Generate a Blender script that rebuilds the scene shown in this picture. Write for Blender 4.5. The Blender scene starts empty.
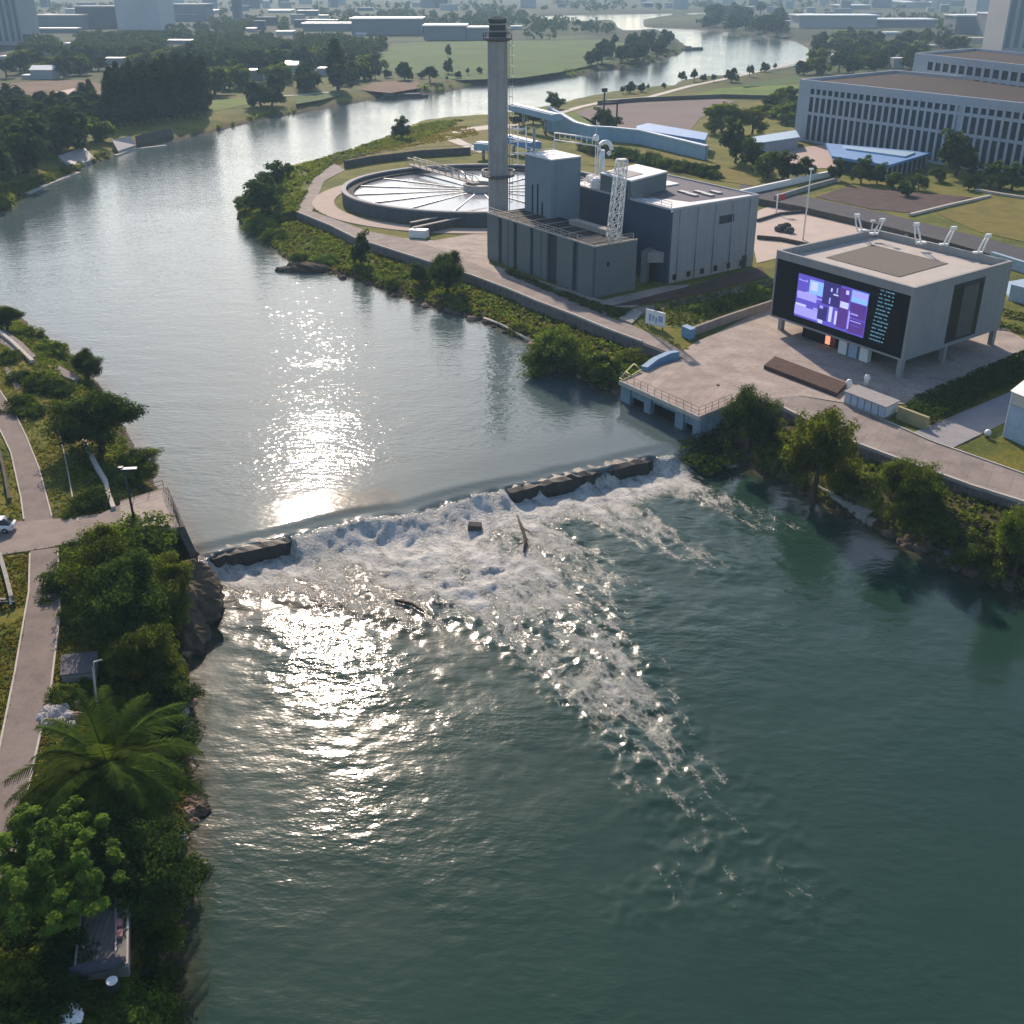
import bpy, math, random
import numpy as np
from mathutils import Vector
random.seed(7)
SC = bpy.context.scene
COL = SC.collection
RAD = math.radians

# ------------------------------------------------------------------ camera model (drone, 58 m above the upper water)
F_PX, HORIZON, CAM_H = 1080.0, -25.0, 58.0
PITCH = math.atan((512 - HORIZON) / F_PX)
CA, SA = math.cos(PITCH), math.sin(PITCH)
LAND = 3.2            # level of the flat land above the upper water
LOW = -2.2            # level of the lower water

def P(x, y, z=LAND):
    dx = x - 512; dy = F_PX * CA + (512 - y) * SA; dz = -F_PX * SA + (512 - y) * CA
    t = (z - CAM_H) / dz
    return (dx * t, dy * t, z)
def Q(X, Y, Z):
    d = Y * CA - (Z - CAM_H) * SA; u = Y * SA + (Z - CAM_H) * CA
    return (512 + F_PX * X / d, 512 - F_PX * u / d, F_PX / d)
def ztop(X, Y, ypx):
    lo, hi = -5.0, 250.0
    for _ in range(50):
        m = (lo + hi) / 2
        if Q(X, Y, m)[1] > ypx: lo = m
        else: hi = m
    return lo
def PP(pts, z=LAND): return [P(x, y, z) for x, y in pts]

cam_d = bpy.data.cameras.new('drone_camera'); cam = bpy.data.objects.new('drone_camera', cam_d)
COL.objects.link(cam); SC.camera = cam
cam.location = (0, 0, CAM_H); cam.rotation_euler = (math.pi / 2 - PITCH, 0, 0)
cam_d.sensor_width = 36; cam_d.lens = 36 * F_PX / 1024; cam_d.clip_end = 20000; cam_d.clip_start = 0.5

# ------------------------------------------------------------------ daylight
SUN_E, SUN_A = RAD(30.0), RAD(-11.5)
W = bpy.data.worlds.new("World"); SC.world = W; W.use_nodes = True
sky = W.node_tree.nodes.new('ShaderNodeTexSky'); sky.sky_type = 'NISHITA'; sky.sun_disc = False
sky.sun_elevation = SUN_E; sky.sun_rotation = SUN_A; sky.dust_density = 1.0; sky.ozone_density = 1.8; sky.air_density = 1.0
bg = W.node_tree.nodes['Background']; bg.inputs[1].default_value = 0.13
W.node_tree.links.new(sky.outputs[0], bg.inputs[0])
sd = bpy.data.lights.new('sun', 'SUN'); sd.energy = 5.0; sd.angle = RAD(0.53); sd.color = (1.0, 0.81, 0.65)
so = bpy.data.objects.new('sun', sd); COL.objects.link(so)
so.rotation_euler = Vector((math.sin(SUN_A) * math.cos(SUN_E), math.cos(SUN_A) * math.cos(SUN_E), math.sin(SUN_E))).to_track_quat('Z', 'Y').to_euler()
SC.view_settings.view_transform = 'Standard'; SC.view_settings.look = 'None'
SC.view_settings.exposure = 0.34; SC.view_settings.gamma = 1.0
SC.render.engine = 'CYCLES'
SC.cycles.use_denoising = True
SC.cycles.max_bounces = 6; SC.cycles.diffuse_bounces = 3; SC.cycles.glossy_bounces = 3
SC.cycles.transmission_bounces = 4; SC.cycles.volume_bounces = 1; SC.cycles.sample_clamp_indirect = 6.0

# ------------------------------------------------------------------ noise in numpy
def vnoise(x, y, seed=0):
    xi = np.floor(x).astype(np.int64); yi = np.floor(y).astype(np.int64)
    fx = x - xi; fy = y - yi; fx = fx * fx * (3 - 2 * fx); fy = fy * fy * (3 - 2 * fy)
    def h(a, b):
        n = (a * 374761393 + b * 668265263 + seed * 1442695041) & 0x7fffffff
        n = ((n ^ (n >> 13)) * 1274126177) & 0x7fffffff
        return ((n ^ (n >> 16)) & 0xffff) / 65535.0
    return (h(xi, yi) * (1 - fx) + h(xi + 1, yi) * fx) * (1 - fy) + (h(xi, yi + 1) * (1 - fx) + h(xi + 1, yi + 1) * fx) * fy
def fbm(x, y, seed=0, o=4):
    s = 0; a = 0.5; t = 0
    for i in range(o):
        s = s + a * vnoise(x, y, seed + i * 17); t += a; x = x * 2.03 + 3.1; y = y * 2.03 + 1.7; a *= 0.5
    return s / t
def sstep(a, b, x):
    t = np.clip((x - a) / (b - a), 0, 1); return t * t * (3 - 2 * t)
def inside(px, py, poly):
    r = np.zeros(px.shape, bool); n = len(poly); j = n - 1
    for i in range(n):
        xi, yi = poly[i][:2]; xj, yj = poly[j][:2]
        if yi != yj:
            c = ((yi > py) != (yj > py)) & (px < (xj - xi) * (py - yi) / (yj - yi) + xi); r ^= c
        j = i
    return r
def segdist(px, py, poly, closed=True):
    d = np.full(px.shape, 1e12); n = len(poly)
    for i in range(n if closed else n - 1):
        ax, ay = poly[i][:2]; bx, by = poly[(i + 1) % n][:2]; ex, ey = bx - ax, by - ay
        L = ex * ex + ey * ey + 1e-12
        t = np.clip(((px - ax) * ex + (py - ay) * ey) / L, 0, 1)
        d = np.minimum(d, (px - ax - t * ex) ** 2 + (py - ay - t * ey) ** 2)
    return np.sqrt(d)

# ------------------------------------------------------------------ mesh helpers
def fast_mesh(name, V, Fq, smooth=False):
    V = np.asarray(V, np.float32); Fq = np.asarray(Fq, np.int32); k = Fq.shape[1]
    me = bpy.data.meshes.new(name)
    me.vertices.add(len(V)); me.vertices.foreach_set('co', V.ravel())
    me.loops.add(Fq.size); me.loops.foreach_set('vertex_index', Fq.ravel())
    me.polygons.add(len(Fq)); me.polygons.foreach_set('loop_start', np.arange(0, Fq.size, k, dtype=np.int32))
    me.polygons.foreach_set('loop_total', np.full(len(Fq), k, np.int32))
    if smooth: me.polygons.foreach_set('use_smooth', np.ones(len(Fq), bool))
    me.update(calc_edges=True); me.validate()
    return me
def vattr(me, name, arr):
    a = me.attributes.new(name, 'FLOAT', 'POINT'); a.data.foreach_set('value', np.asarray(arr, np.float32).ravel())

def tag(o, label=None, cat=None, group=None, kind=None):
    if label: o['label'] = label
    if cat: o['category'] = cat
    if group: o['group'] = group
    if kind: o['kind'] = kind
    return o
def thing(name, loc, label, cat, group=None, rz=0.0):
    o = bpy.data.objects.new(name, None); COL.objects.link(o); o.location = loc; o.rotation_euler = (0, 0, rz)
    o.empty_display_size = 0.5
    return tag(o, label, cat, group)
def wloc(o):
    v = Vector((0, 0, 0))
    while o is not None: v = v + o.location; o = o.parent
    return v
def link(name, me, parent=None, loc=(0, 0, 0)):
    o = bpy.data.objects.new(name, me); COL.objects.link(o); o.location = loc
    if parent is not None: o.parent = parent
    return o
def copy_tree(o, parent=None):
    c = o.copy(); COL.objects.link(c)
    if parent is not None: c.parent = parent
    for ch in list(o.children): copy_tree(ch, c)
    return c

class MB:
    """collects solids in world (or local) coordinates, links them as one mesh"""
    def __init__(s): s.v = []; s.f = []; s.m = []; s.sm = []
    def add(s, V, Fs, m=0, smooth=False):
        n = len(s.v); s.v += [tuple(p) for p in V]
        for f in Fs: s.f.append([i + n for i in f]); s.m.append(m); s.sm.append(smooth)
        return s
    def hexa(s, b, t, m=0):   # b, t: 4 bottom and 4 top points, counter-clockwise
        return s.add(list(b) + list(t), [(3, 2, 1, 0), (4, 5, 6, 7), (0, 1, 5, 4), (1, 2, 6, 5), (2, 3, 7, 6), (3, 0, 4, 7)], m)
    def box(s, c, d, rz=0, m=0):
        x, y, z = d[0] / 2, d[1] / 2, d[2]; co, si = math.cos(rz), math.sin(rz)
        q = [(c[0] + a * co - b * si, c[1] + a * si + b * co) for a, b in ((-x, -y), (x, -y), (x, y), (-x, y))]
        return s.hexa([(a, b, c[2]) for a, b in q], [(a, b, c[2] + z) for a, b in q], m)
    def prism(s, pts, z0, z1, m=0, m2=None):   # pts xy polygon
        n = len(pts)
        A = sum(pts[i][0] * pts[(i + 1) % n][1] - pts[(i + 1) % n][0] * pts[i][1] for i in range(n))
        if A < 0: pts = pts[::-1]
        V = [(p[0], p[1], z0) for p in pts] + [(p[0], p[1], z1) for p in pts]
        s.add(V, [tuple(range(n - 1, -1, -1))] + [(i, (i + 1) % n, n + (i + 1) % n, n + i) for i in range(n)], m)
        n0 = len(s.v) - 2 * n; s.f.append([n0 + n + i for i in range(n)]); s.m.append(m if m2 is None else m2); s.sm.append(False)
        return s
    def tube(s, pts, r, n=8, m=0, smooth=True, cap=True):
        pts = [Vector(p) for p in pts]; rs = r if isinstance(r, (list, tuple)) else [r] * len(pts); V = []; Fs = []
        for i, p in enumerate(pts):
            d = (pts[min(i + 1, len(pts) - 1)] - pts[max(i - 1, 0)]).normalized()
            a = Vector((0, 0, 1)) if abs(d.z) < 0.9 else Vector((1, 0, 0))
            u = d.cross(a).normalized(); w = u.cross(d)
            for k in range(n):
                t = 2 * math.pi * k / n; V.append(p + (u * math.cos(t) - w * math.sin(t)) * rs[i])
        for i in range(len(pts) - 1):
            for k in range(n):
                Fs.append((i * n + k, i * n + (k + 1) % n, (i + 1) * n + (k + 1) % n, (i + 1) * n + k))
        s.add(V, Fs, m, smooth)
        if cap:
            b = len(s.v) - len(V); L = (len(pts) - 1) * n
            s.f += [[b + n - 1 - k for k in range(n)], [b + L + k for k in range(n)]]; s.m += [m, m]; s.sm += [False, False]
        return s
    def lathe(s, c, prof, n=48, m=0, a0=0, a1=2 * math.pi, smooth=False):   # prof: closed list of (r, z)
        full = abs(a1 - a0 - 2 * math.pi) < 1e-6; k = len(prof); N = n if full else n + 1; V = []; Fs = []
        for i in range(N):
            t = a0 + (a1 - a0) * i / n
            for r, z in prof: V.append((c[0] + r * math.cos(t), c[1] + r * math.sin(t), c[2] + z))
        for i in range(n):
            j = (i + 1) % N
            for q in range(k): Fs.append((i * k + q, j * k + q, j * k + (q + 1) % k, i * k + (q + 1) % k))
        s.add(V, Fs, m, smooth)
        if not full:
            b = len(s.v) - len(V); s.f += [[b + q for q in range(k)][::-1], [b + n * k + q for q in range(k)]]; s.m += [m, m]; s.sm += [0, 0]
        return s
    def wall(s, line, z0, z1, th, m=0, closed=False):   # thick wall along xy line
        L = [Vector((p[0], p[1])) for p in line]; n = len(L); off = []
        for i in range(n):
            a = L[i - 1] if (i > 0 or closed) else L[i]; b = L[(i + 1) % n] if (i < n - 1 or closed) else L[i]
            d = (b - a).normalized(); off.append(Vector((-d.y, d.x)) * th / 2)
        z0s = z0 if isinstance(z0, (list, tuple)) else [z0] * n; z1s = z1 if isinstance(z1, (list, tuple)) else [z1] * n
        V = []
        for i in range(n):
            a = L[i] - off[i]; b = L[i] + off[i]
            V += [(a.x, a.y, z0s[i]), (b.x, b.y, z0s[i]), (b.x, b.y, z1s[i]), (a.x, a.y, z1s[i])]
        Fs = []
        for i in range(n if closed else n - 1):
            j = (i + 1) % n
            for q in range(4): Fs.append((i * 4 + q, j * 4 + q, j * 4 + (q + 1) % 4, i * 4 + (q + 1) % 4))
        if not closed: Fs += [(0, 3, 2, 1), tuple(4 * (n - 1) + q for q in range(4))]
        return s.add(V, [f[::-1] for f in Fs], m)
    def build(s, name, mats, parent=None, loc=None, recalc=True):
        if not isinstance(mats, (list, tuple)): mats = [mats]
        if loc is None:
            if parent is not None: loc = (0, 0, 0)
            else:
                xs = [p[0] for p in s.v]; ys = [p[1] for p in s.v]; loc = ((min(xs) + max(xs)) / 2, (min(ys) + max(ys)) / 2, min(p[2] for p in s.v))
        base = wloc(parent) + Vector(loc) if parent is not None else Vector(loc)
        me = bpy.data.meshes.new(name)
        me.from_pydata([(p[0] - base.x, p[1] - base.y, p[2] - base.z) for p in s.v], [], s.f)
        for m in mats: me.materials.append(m)
        me.polygons.foreach_set('material_index', s.m)
        me.polygons.foreach_set('use_smooth', [bool(x) for x in s.sm])
        if recalc:
            import bmesh
            bm = bmesh.new(); bm.from_mesh(me); bmesh.ops.recalc_face_normals(bm, faces=bm.faces); bm.to_mesh(me); bm.free()
        me.update()
        return link(name, me, parent, loc)

# ------------------------------------------------------------------ materials
MATS = {}
def new_mat(name):
    m = bpy.data.materials.new(name); m.use_nodes = True; MATS[name] = m
    nt = m.node_tree; return m, nt, nt.nodes['Principled BSDF'], nt.nodes, nt.links
def ramp(nt, fac, stops):
    r = nt.nodes.new('ShaderNodeValToRGB'); e = r.color_ramp.elements
    while len(e) < len(stops): e.new(0.5)
    for i, (p, c) in enumerate(stops): e[i].position = p; e[i].color = (*c, 1)
    nt.links.new(fac, r.inputs[0]); return r.outputs[0]
def noise(nt, vec, scale, detail=4, rough=0.55):
    n = nt.nodes.new('ShaderNodeTexNoise'); n.inputs['Scale'].default_value = scale
    n.inputs['Detail'].default_value = detail; n.inputs['Roughness'].default_value = rough
    nt.links.new(vec, n.inputs['Vector']); return n.outputs['Fac']
def mixc(nt, fac, a, b, mode='MIX'):
    m = nt.nodes.new('ShaderNodeMix'); m.data_type = 'RGBA'; m.blend_type = mode
    for s, v in ((m.inputs[0], fac), (m.inputs[6], a), (m.inputs[7], b)):
        if hasattr(v, 'links') or isinstance(v, bpy.types.NodeSocket): nt.links.new(v, s)
        elif isinstance(v, (int, float)): s.default_value = v
        else: s.default_value = (*v, 1)
    return m.outputs[2]
def mth(nt, op, a, b=None, c=None):
    m = nt.nodes.new('ShaderNodeMath'); m.operation = op
    for i, v in enumerate((a, b, c)):
        if v is None: continue
        if isinstance(v, bpy.types.NodeSocket): nt.links.new(v, m.inputs[i])
        else: m.inputs[i].default_value = v
    return m.outputs[0]
def pos(nt): return nt.nodes.new('ShaderNodeNewGeometry').outputs['Position']
def bump(nt, h, strength, dist=0.1):
    b = nt.nodes.new('ShaderNodeBump'); b.inputs['Strength'].default_value = strength; b.inputs['Distance'].default_value = dist
    nt.links.new(h, b.inputs['Height']); return b.outputs[0]
def mat(name, c, rough=0.8, var=0.25, scale=0.6, metal=0.0, bmp=0.0, bscale=6.0, streak=0.0, spec=None, seam=None, joints=None):
    """weathered surface: base colour with large and small noise, optional rain streaks, panel seams, paving joints"""
    if name in MATS: return MATS[name]
    if spec is None: spec = .12 if rough >= .8 else .3 if rough >= .6 else .5
    m, nt, b, N, L = new_mat(name); p = pos(nt)
    dark = tuple(x * (1 - var) for x in c); lite = tuple(min(1, x * (1 + var * 0.7)) for x in c)
    n1 = noise(nt, p, scale, 5, 0.6); n2 = noise(nt, p, scale * 9, 3, 0.6)
    k = mth(nt, 'ADD', mth(nt, 'MULTIPLY', n1, 0.65), mth(nt, 'MULTIPLY', n2, 0.35))
    col = ramp(nt, k, [(0.33, dark), (0.5, c), (0.67, lite)])
    if streak:
        mp = N.new('ShaderNodeMapping'); mp.inputs['Scale'].default_value = (1.3, 1.3, 0.06); L.new(p, mp.inputs['Vector'])
        s = noise(nt, mp.outputs[0], 1.0, 4, 0.7)
        col = mixc(nt, mth(nt, 'MULTIPLY', ramp(nt, s, [(0.48, (0, 0, 0)), (0.7, (1, 1, 1))]), streak), col, tuple(x * 0.55 for x in c))
    hgt = n2
    if seam:   # (direction xy, spacing, width share)
        (dx, dy), sp, wd = seam
        d = N.new('ShaderNodeVectorMath'); d.operation = 'DOT_PRODUCT'; d.inputs[1].default_value = (dx / sp, dy / sp, 0); L.new(p, d.inputs[0])
        fr = mth(nt, 'FRACT', d.outputs['Value']); ln = mth(nt, 'LESS_THAN', fr, wd)
        col = mixc(nt, mth(nt, 'MULTIPLY', ln, 0.6), col, tuple(x * 0.45 for x in c)); hgt = mth(nt, 'SUBTRACT', n2, ln)
    if joints:   # (angle, brick width, row height)
        mp = N.new('ShaderNodeMapping'); mp.inputs['Rotation'].default_value = (0, 0, joints[0]); L.new(p, mp.inputs['Vector'])
        br = N.new('ShaderNodeTexBrick'); br.inputs['Scale'].default_value = 1; br.inputs['Brick Width'].default_value = joints[1]
        br.inputs['Row Height'].default_value = joints[2]; br.inputs['Mortar Size'].default_value = 0.05; br.inputs['Bias'].default_value = 0
        br.inputs['Color1'].default_value = (0.72, 0.72, 0.72, 1); br.inputs['Color2'].default_value = (1, 1, 1, 1); br.inputs['Mortar'].default_value = (0.5, 0.5, 0.5, 1)
        L.new(mp.outputs[0], br.inputs['Vector']); col = mixc(nt, 0.55, col, mixc(nt, 1.0, col, br.outputs['Color'], 'MULTIPLY'))
    L.new(col, b.inputs['Base Color'])
    b.inputs['Roughness'].default_value = rough; b.inputs['Metallic'].default_value = metal; b.inputs['Specular IOR Level'].default_value = spec
    if bmp: L.new(bump(nt, hgt, bmp, 0.05), b.inputs['Normal'])
    return m
def emit(name, c, s=1.0):
    m, nt, b, N, L = new_mat(name)
    b.inputs['Base Color'].default_value = (0.02, 0.02, 0.03, 1); b.inputs['Emission Color'].default_value = (*c, 1)
    b.inputs['Emission Strength'].default_value = s; b.inputs['Roughness'].default_value = 0.3
    return m
def leaf_mat(name, c, trans=0.42, var=0.45, tc=None):
    """leaves: varied per leaf clump and per tree, partly letting the sun through"""
    m, nt, b, N, L = new_mat(name)
    oi = N.new('ShaderNodeObjectInfo'); p = N.new('ShaderNodeTexCoord').outputs['Object']
    n1 = noise(nt, p, 0.9, 3, 0.6); n2 = N.new('ShaderNodeTexWhiteNoise'); n2.noise_dimensions = '3D'
    q = N.new('ShaderNodeVectorMath'); q.operation = 'SNAP'; q.inputs[1].default_value = (0.4, 0.4, 0.4); L.new(p, q.inputs[0]); L.new(q.outputs[0], n2.inputs['Vector'])
    k = mth(nt, 'ADD', mth(nt, 'MULTIPLY', n1, 0.6), mth(nt, 'MULTIPLY', n2.outputs['Value'], 0.4))
    col = ramp(nt, k, [(0.25, tuple(x * (1 - var) for x in c)), (0.5, c), (0.78, (c[0] * (1 + var * 1.2), c[1] * (1 + var), c[2] * (1 + var * .3)))])
    hs = N.new('ShaderNodeHueSaturation'); L.new(col, hs.inputs['Color'])
    L.new(mth(nt, 'ADD', mth(nt, 'MULTIPLY', oi.outputs['Random'], 0.03), 0.485), hs.inputs['Hue'])
    L.new(mth(nt, 'ADD', mth(nt, 'MULTIPLY', oi.outputs['Random'], 0.5), 0.75), hs.inputs['Value'])
    L.new(hs.outputs[0], b.inputs['Base Color']); b.inputs['Roughness'].default_value = 0.9; b.inputs['Specular IOR Level'].default_value = 0.0
    t = N.new('ShaderNodeBsdfTranslucent'); tc = tc or (c[0] * 3.4, c[1] * 3.4, c[2] * 1.2)
    L.new(mixc(nt, 0.5, hs.outputs[0], tc), t.inputs['Color'])
    mx = N.new('ShaderNodeMixShader'); mx.inputs[0].default_value = trans
    L.new(b.outputs[0], mx.inputs[1]); L.new(t.outputs[0], mx.inputs[2]); L.new(mx.outputs[0], N['Material Output'].inputs['Surface'])
    return m
# ================================================================== the river, its banks and the land
UP_LV, LOW_LV = 0.0, LOW
LEFT_UP = [(190, 545), (168, 505), (150, 470), (132, 437), (112, 400), (95, 376), (70, 350), (40, 330), (15, 312), (-10, 298)]
BAY = [(-70, 275), (-110, 250), (-70, 234), (0, 214)]
FAR_LEFT = [(10, 211), (25, 196), (76, 174), (90, 165), (116, 157), (133, 150), (170, 142), (212, 133), (252, 123), (295, 114), (346, 105), (386, 98),
            (419, 95), (446, 93), (475, 86), (518, 82), (550, 78), (580, 77), (603, 71), (632, 69), (656, 63), (682, 54), (690, 47), (682, 42), (673, 35),
            (656, 29), (641, 31), (630, 32), (620, 28), (614, 20), (591, 22), (568, 23), (543, 20)]
FAR_TOP = [(543, 16), (600, 14.5), (660, 13.5), (703, 12.5), (706, 15), (660, 17), (642, 20), (642, 27)]
RIGHT_FAR = [(664, 28), (690, 29), (714, 31), (744, 34), (768, 36), (795, 42), (806, 48), (808, 57), (795, 65), (768, 71), (740, 76), (682, 80), (667, 88), (632, 90),
             (600, 95), (568, 101), (544, 108), (509, 114), (480, 118), (450, 120), (412, 124), (386, 136), (366, 144), (339, 154), (313, 162), (296, 166), (266, 173),
             (250, 187), (233, 206), (236, 220), (258, 239), (275, 253), (291, 264), (324, 272), (351, 278), (379, 289), (409, 301), (430, 308), (483, 321),
             (537, 346), (562, 364), (590, 380), (620, 398)]
RIGHT_LOW = [(702, 446), (740, 462), (790, 486), (830, 508), (880, 532), (930, 556), (980, 580), (1030, 603), (1150, 665), (1350, 780)]
LEFT_LOW = [(130, 1500), (150, 1200), (163, 1040), (168, 980), (171, 920), (178, 880), (192, 832), (195, 790), (187, 745), (189, 700), (192, 660), (200, 628), (206, 600), (200, 570)]
RIVER = PP(LEFT_UP, UP_LV) + PP(BAY, UP_LV) + PP(FAR_LEFT, UP_LV) + PP(FAR_TOP, UP_LV) + PP(RIGHT_FAR, UP_LV) + PP(RIGHT_LOW, LOW_LV) + PP(LEFT_LOW, LOW_LV)
# far behind the camera the low river runs on
i0 = len(LEFT_UP + BAY + FAR_LEFT + FAR_TOP + RIGHT_FAR + RIGHT_LOW)
RIVER = RIVER[:i0] + [(140, -60, LOW_LV), (60, -150, LOW_LV), (-40, -150, LOW_LV)] + RIVER[i0:]
WA, WB = np.array(P(203, 547, UP_LV)[:2]), np.array(P(668, 446, UP_LV)[:2])
WT = (WB - WA) / np.linalg.norm(WB - WA); WN = np.array([WT[1], -WT[0]]); WLEN = np.linalg.norm(WB - WA)
def weir_d(x, y): return (x - WA[0]) * WN[0] + (y - WA[1]) * WN[1]      # metres downstream of the crest
def weir_s(x, y): return (x - WA[0]) * WT[0] + (y - WA[1]) * WT[1]
def sdist(x, y):
    d = segdist(x, y, RIVER); return np.where(inside(x, y, RIVER), -d, d)
def water_level(x, y, d):
    near = sstep(420, 300, y)
    s_ = weir_s(x, y); si = np.maximum(sstep(-.5, .5, s_) * sstep(10.2, 9.2, s_), sstep(WLEN * .59, WLEN * .61, s_) * sstep(WLEN * .96, WLEN * .94, s_))
    z = -0.16 * sstep(-9, -1, d) - 0.25 * sstep(-2, 0.6, d) - 1.99 * ((1 - si) * sstep(0.3, 6.0, d) + si * sstep(.9, 2.4, d)) + 0.2 * sstep(6.0, 11.0, d)
    return z * near
PROM = [(262, 215), (296.6, 212), (330, 225.5), (357, 239), (420, 259), (473, 276), (508, 289), (539, 302), (576, 316), (607, 329), (642, 342), (688, 360)]
PROM_LOW = [(700, 392), (740, 395), (778, 406), (848, 441), (915, 466), (973, 487), (1024, 503), (1100, 533), (1300, 610), (1700, 764)]
PROM_W = PP(PROM); PROM_LOW_W = PP(PROM_LOW)
def back(pts, m):   # shift away from the camera side towards the land
    return [(p[0] + m * 0.55, p[1] + m * 0.85) for p in pts]
SHELF_UP = back(PP(PROM[1:]), 0.9) + [P(*p, UP_LV) for p in ((640, 410), (600, 400), (537, 370), (430, 330), (340, 300), (270, 275), (235, 235))]
SHELF_LOW = back(PROM_LOW_W, 0.9) + [P(*p, LOW_LV) for p in ((1750, 860), (1350, 790), (1030, 625), (880, 550), (700, 470))]
PUMP = PP([(619, 381), (700, 417), (735, 402), (688, 357), (660, 362)])
def ground(x, y):
    sdv = sdist(x, y); wl = np.where((weir_d(x, y) > 1.0) & (y < 300), LOW_LV, UP_LV)
    w = np.clip(7 + 0.012 * (np.hypot(x, y) - 130), 6, 16)
    up = wl + (LAND - wl) * (1 - (1 - np.clip(sdv / w, 0, 1)) ** 1.7)
    dn = wl + np.maximum(sdv * 0.9, -3.2)
    z = np.where(sdv > 0, up, dn)
    s1 = inside(x, y, SHELF_UP); s2 = inside(x, y, SHELF_LOW)
    z = np.where(s1, np.minimum(z, 1.3), z); z = np.where(s2, np.minimum(z, 2.1), z)
    z = np.where(inside(x, y, PUMP), np.minimum(z, -4.0), z)
    rough = fbm(x * 0.35, y * 0.35, 3, 4)
    amp = 0.9 * sstep(0, 1.5, sdv) * sstep(w + 3, w - 2, sdv) + 0.16
    return z - amp * rough * np.where(sdv > -1, 1, 0), sdv

def fan(oy, rs, az):
    A, R = np.meshgrid(az, rs); X = np.sin(A) * R; Y = np.cos(A) * R + oy
    n, m = X.shape; I = np.arange(n * m).reshape(n, m)
    Fq = np.stack([I[:-1, :-1], I[:-1, 1:], I[1:, 1:], I[1:, :-1]], -1).reshape(-1, 4)
    return X.ravel(), Y.ravel(), Fq
rs = [55.0]
while rs[-1] < 5600: rs.append(rs[-1] * (1.0055 if rs[-1] < 700 else 1.012))
gx, gy, gf = fan(-80, np.array(rs), np.radians(np.linspace(-72, 72, 680)))
gz, gs = ground(gx, gy)
me = fast_mesh('ground', np.stack([gx, gy, gz], -1), gf[:, ::-1] if False else gf, True)
wlv = np.where((weir_d(gx, gy) > 1.0) & (gy < 300), LOW_LV, UP_LV)
vattr(me, 'shore', sstep(1.5, 0.15, gz - wlv + 0.8 * (fbm(gx * .3, gy * .3, 9) - .5)))
sl = inside(gx, gy, SHELF_LOW).astype(float)
me.attributes['shore'].data.foreach_set('value', np.maximum(sstep(1.5, 0.15, gz - wlv + 0.8 * (fbm(gx * .3, gy * .3, 9) - .5)), sl * .9 * sstep(.62, .42, fbm(gx * .2, gy * .2, 19))).astype(np.float32))
vattr(me, 'far', sstep(420, 900, np.hypot(gx, gy)))
GROUND = tag(link('ground', me), kind='structure')
def gz_at(x, y): return float(ground(np.array([x], float), np.array([y], float))[0][0])

m, nt, b, N, L = new_mat('ground_grass'); p = pos(nt)
k = mth(nt, 'ADD', mth(nt, 'MULTIPLY', noise(nt, p, 0.09, 5, .6), .55), mth(nt, 'MULTIPLY', noise(nt, p, 1.4, 5, .7), .45))
grass = ramp(nt, k, [(0.32, (.035, .060, .012)), (0.46, (.105, .125, .018)), (0.56, (.18, .165, .026)), (0.68, (.21, .15, .04))])
wood = ramp(nt, noise(nt, p, 0.012, 5, .6), [(0.38, (.012, .024, .010)), (0.52, (.020, .038, .013)), (0.62, (.045, .080, .020)), (0.72, (.10, .10, .05))])
at = N.new('ShaderNodeAttribute'); at.attribute_name = 'far'
g2 = mixc(nt, at.outputs['Fac'], grass, wood)
sh = N.new('ShaderNodeAttribute'); sh.attribute_name = 'shore'
rock = ramp(nt, noise(nt, p, 1.1, 6, .75), [(0.35, (.018, .014, .010)), (0.5, (.065, .047, .03)), (0.62, (.13, .10, .07)), (0.75, (.26, .22, .17))])
L.new(mixc(nt, sh.outputs['Fac'], g2, rock), b.inputs['Base Color']); b.inputs['Roughness'].default_value = .95; b.inputs['Specular IOR Level'].default_value = .15
L.new(bump(nt, noise(nt, p, 2.2, 6, .7), 0.9, .35), b.inputs['Normal']); GROUND.data.materials.append(m)

# ------------------------------------------------------------------ water
rs = [44.0]
while rs[-1] < 3300: rs.append(rs[-1] * (1.0034 if rs[-1] < 190 else 1.007 if rs[-1] < 400 else 1.02))
wx, wy, wf = fan(-10, np.array(rs), np.radians(np.linspace(-64, 64, 800)))
ws = sdist(wx, wy); keep = ws < 3.0 + 0.012 * np.hypot(wx, wy)
fm = keep[wf].any(1); wf = wf[fm]; used = np.unique(wf); remap = np.full(len(wx), -1); remap[used] = np.arange(len(used))
wx, wy, ws, wf = wx[used], wy[used], ws[used], remap[wf]
dd = weir_d(wx, wy) + .9 * (fbm(weir_s(wx, wy) * .16, wy * .0 + 3.0, 71, 3) - .5) * sstep(-6, 2, weir_d(wx, wy)) * 3.0; ss = weir_s(wx, wy); near = sstep(420, 300, wy)
down = sstep(0.5, 6, dd) * near
def tongue(pts, wid):      # soft streak of broken water along a line; widths in metres
    pl = [P(x, y, LOW_LV) for x, y in pts]; best = np.zeros_like(wx)
    for i in range(len(pl) - 1):
        ax, ay = pl[i][:2]; bx, by = pl[i + 1][:2]; ex, ey = bx - ax, by - ay
        t = np.clip(((wx - ax) * ex + (wy - ay) * ey) / (ex * ex + ey * ey), 0, 1)
        d = np.hypot(wx - ax - t * ex, wy - ay - t * ey); w = wid[i][0] * (1 - t) + wid[i + 1][0] * t; q = wid[i][1] * (1 - t) + wid[i + 1][1] * t
        best = np.maximum(best, q * sstep(1.25, 0.35, d / w))
    return best
inw = sstep(-4, 3, ss) * sstep(WLEN + 4, WLEN - 2, ss)
FA = np.array(P(650, 740, LOW)[:2]) - np.array(P(430, 545, LOW)[:2]); FA /= np.linalg.norm(FA); FB = np.array([FA[1], -FA[0]])
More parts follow.
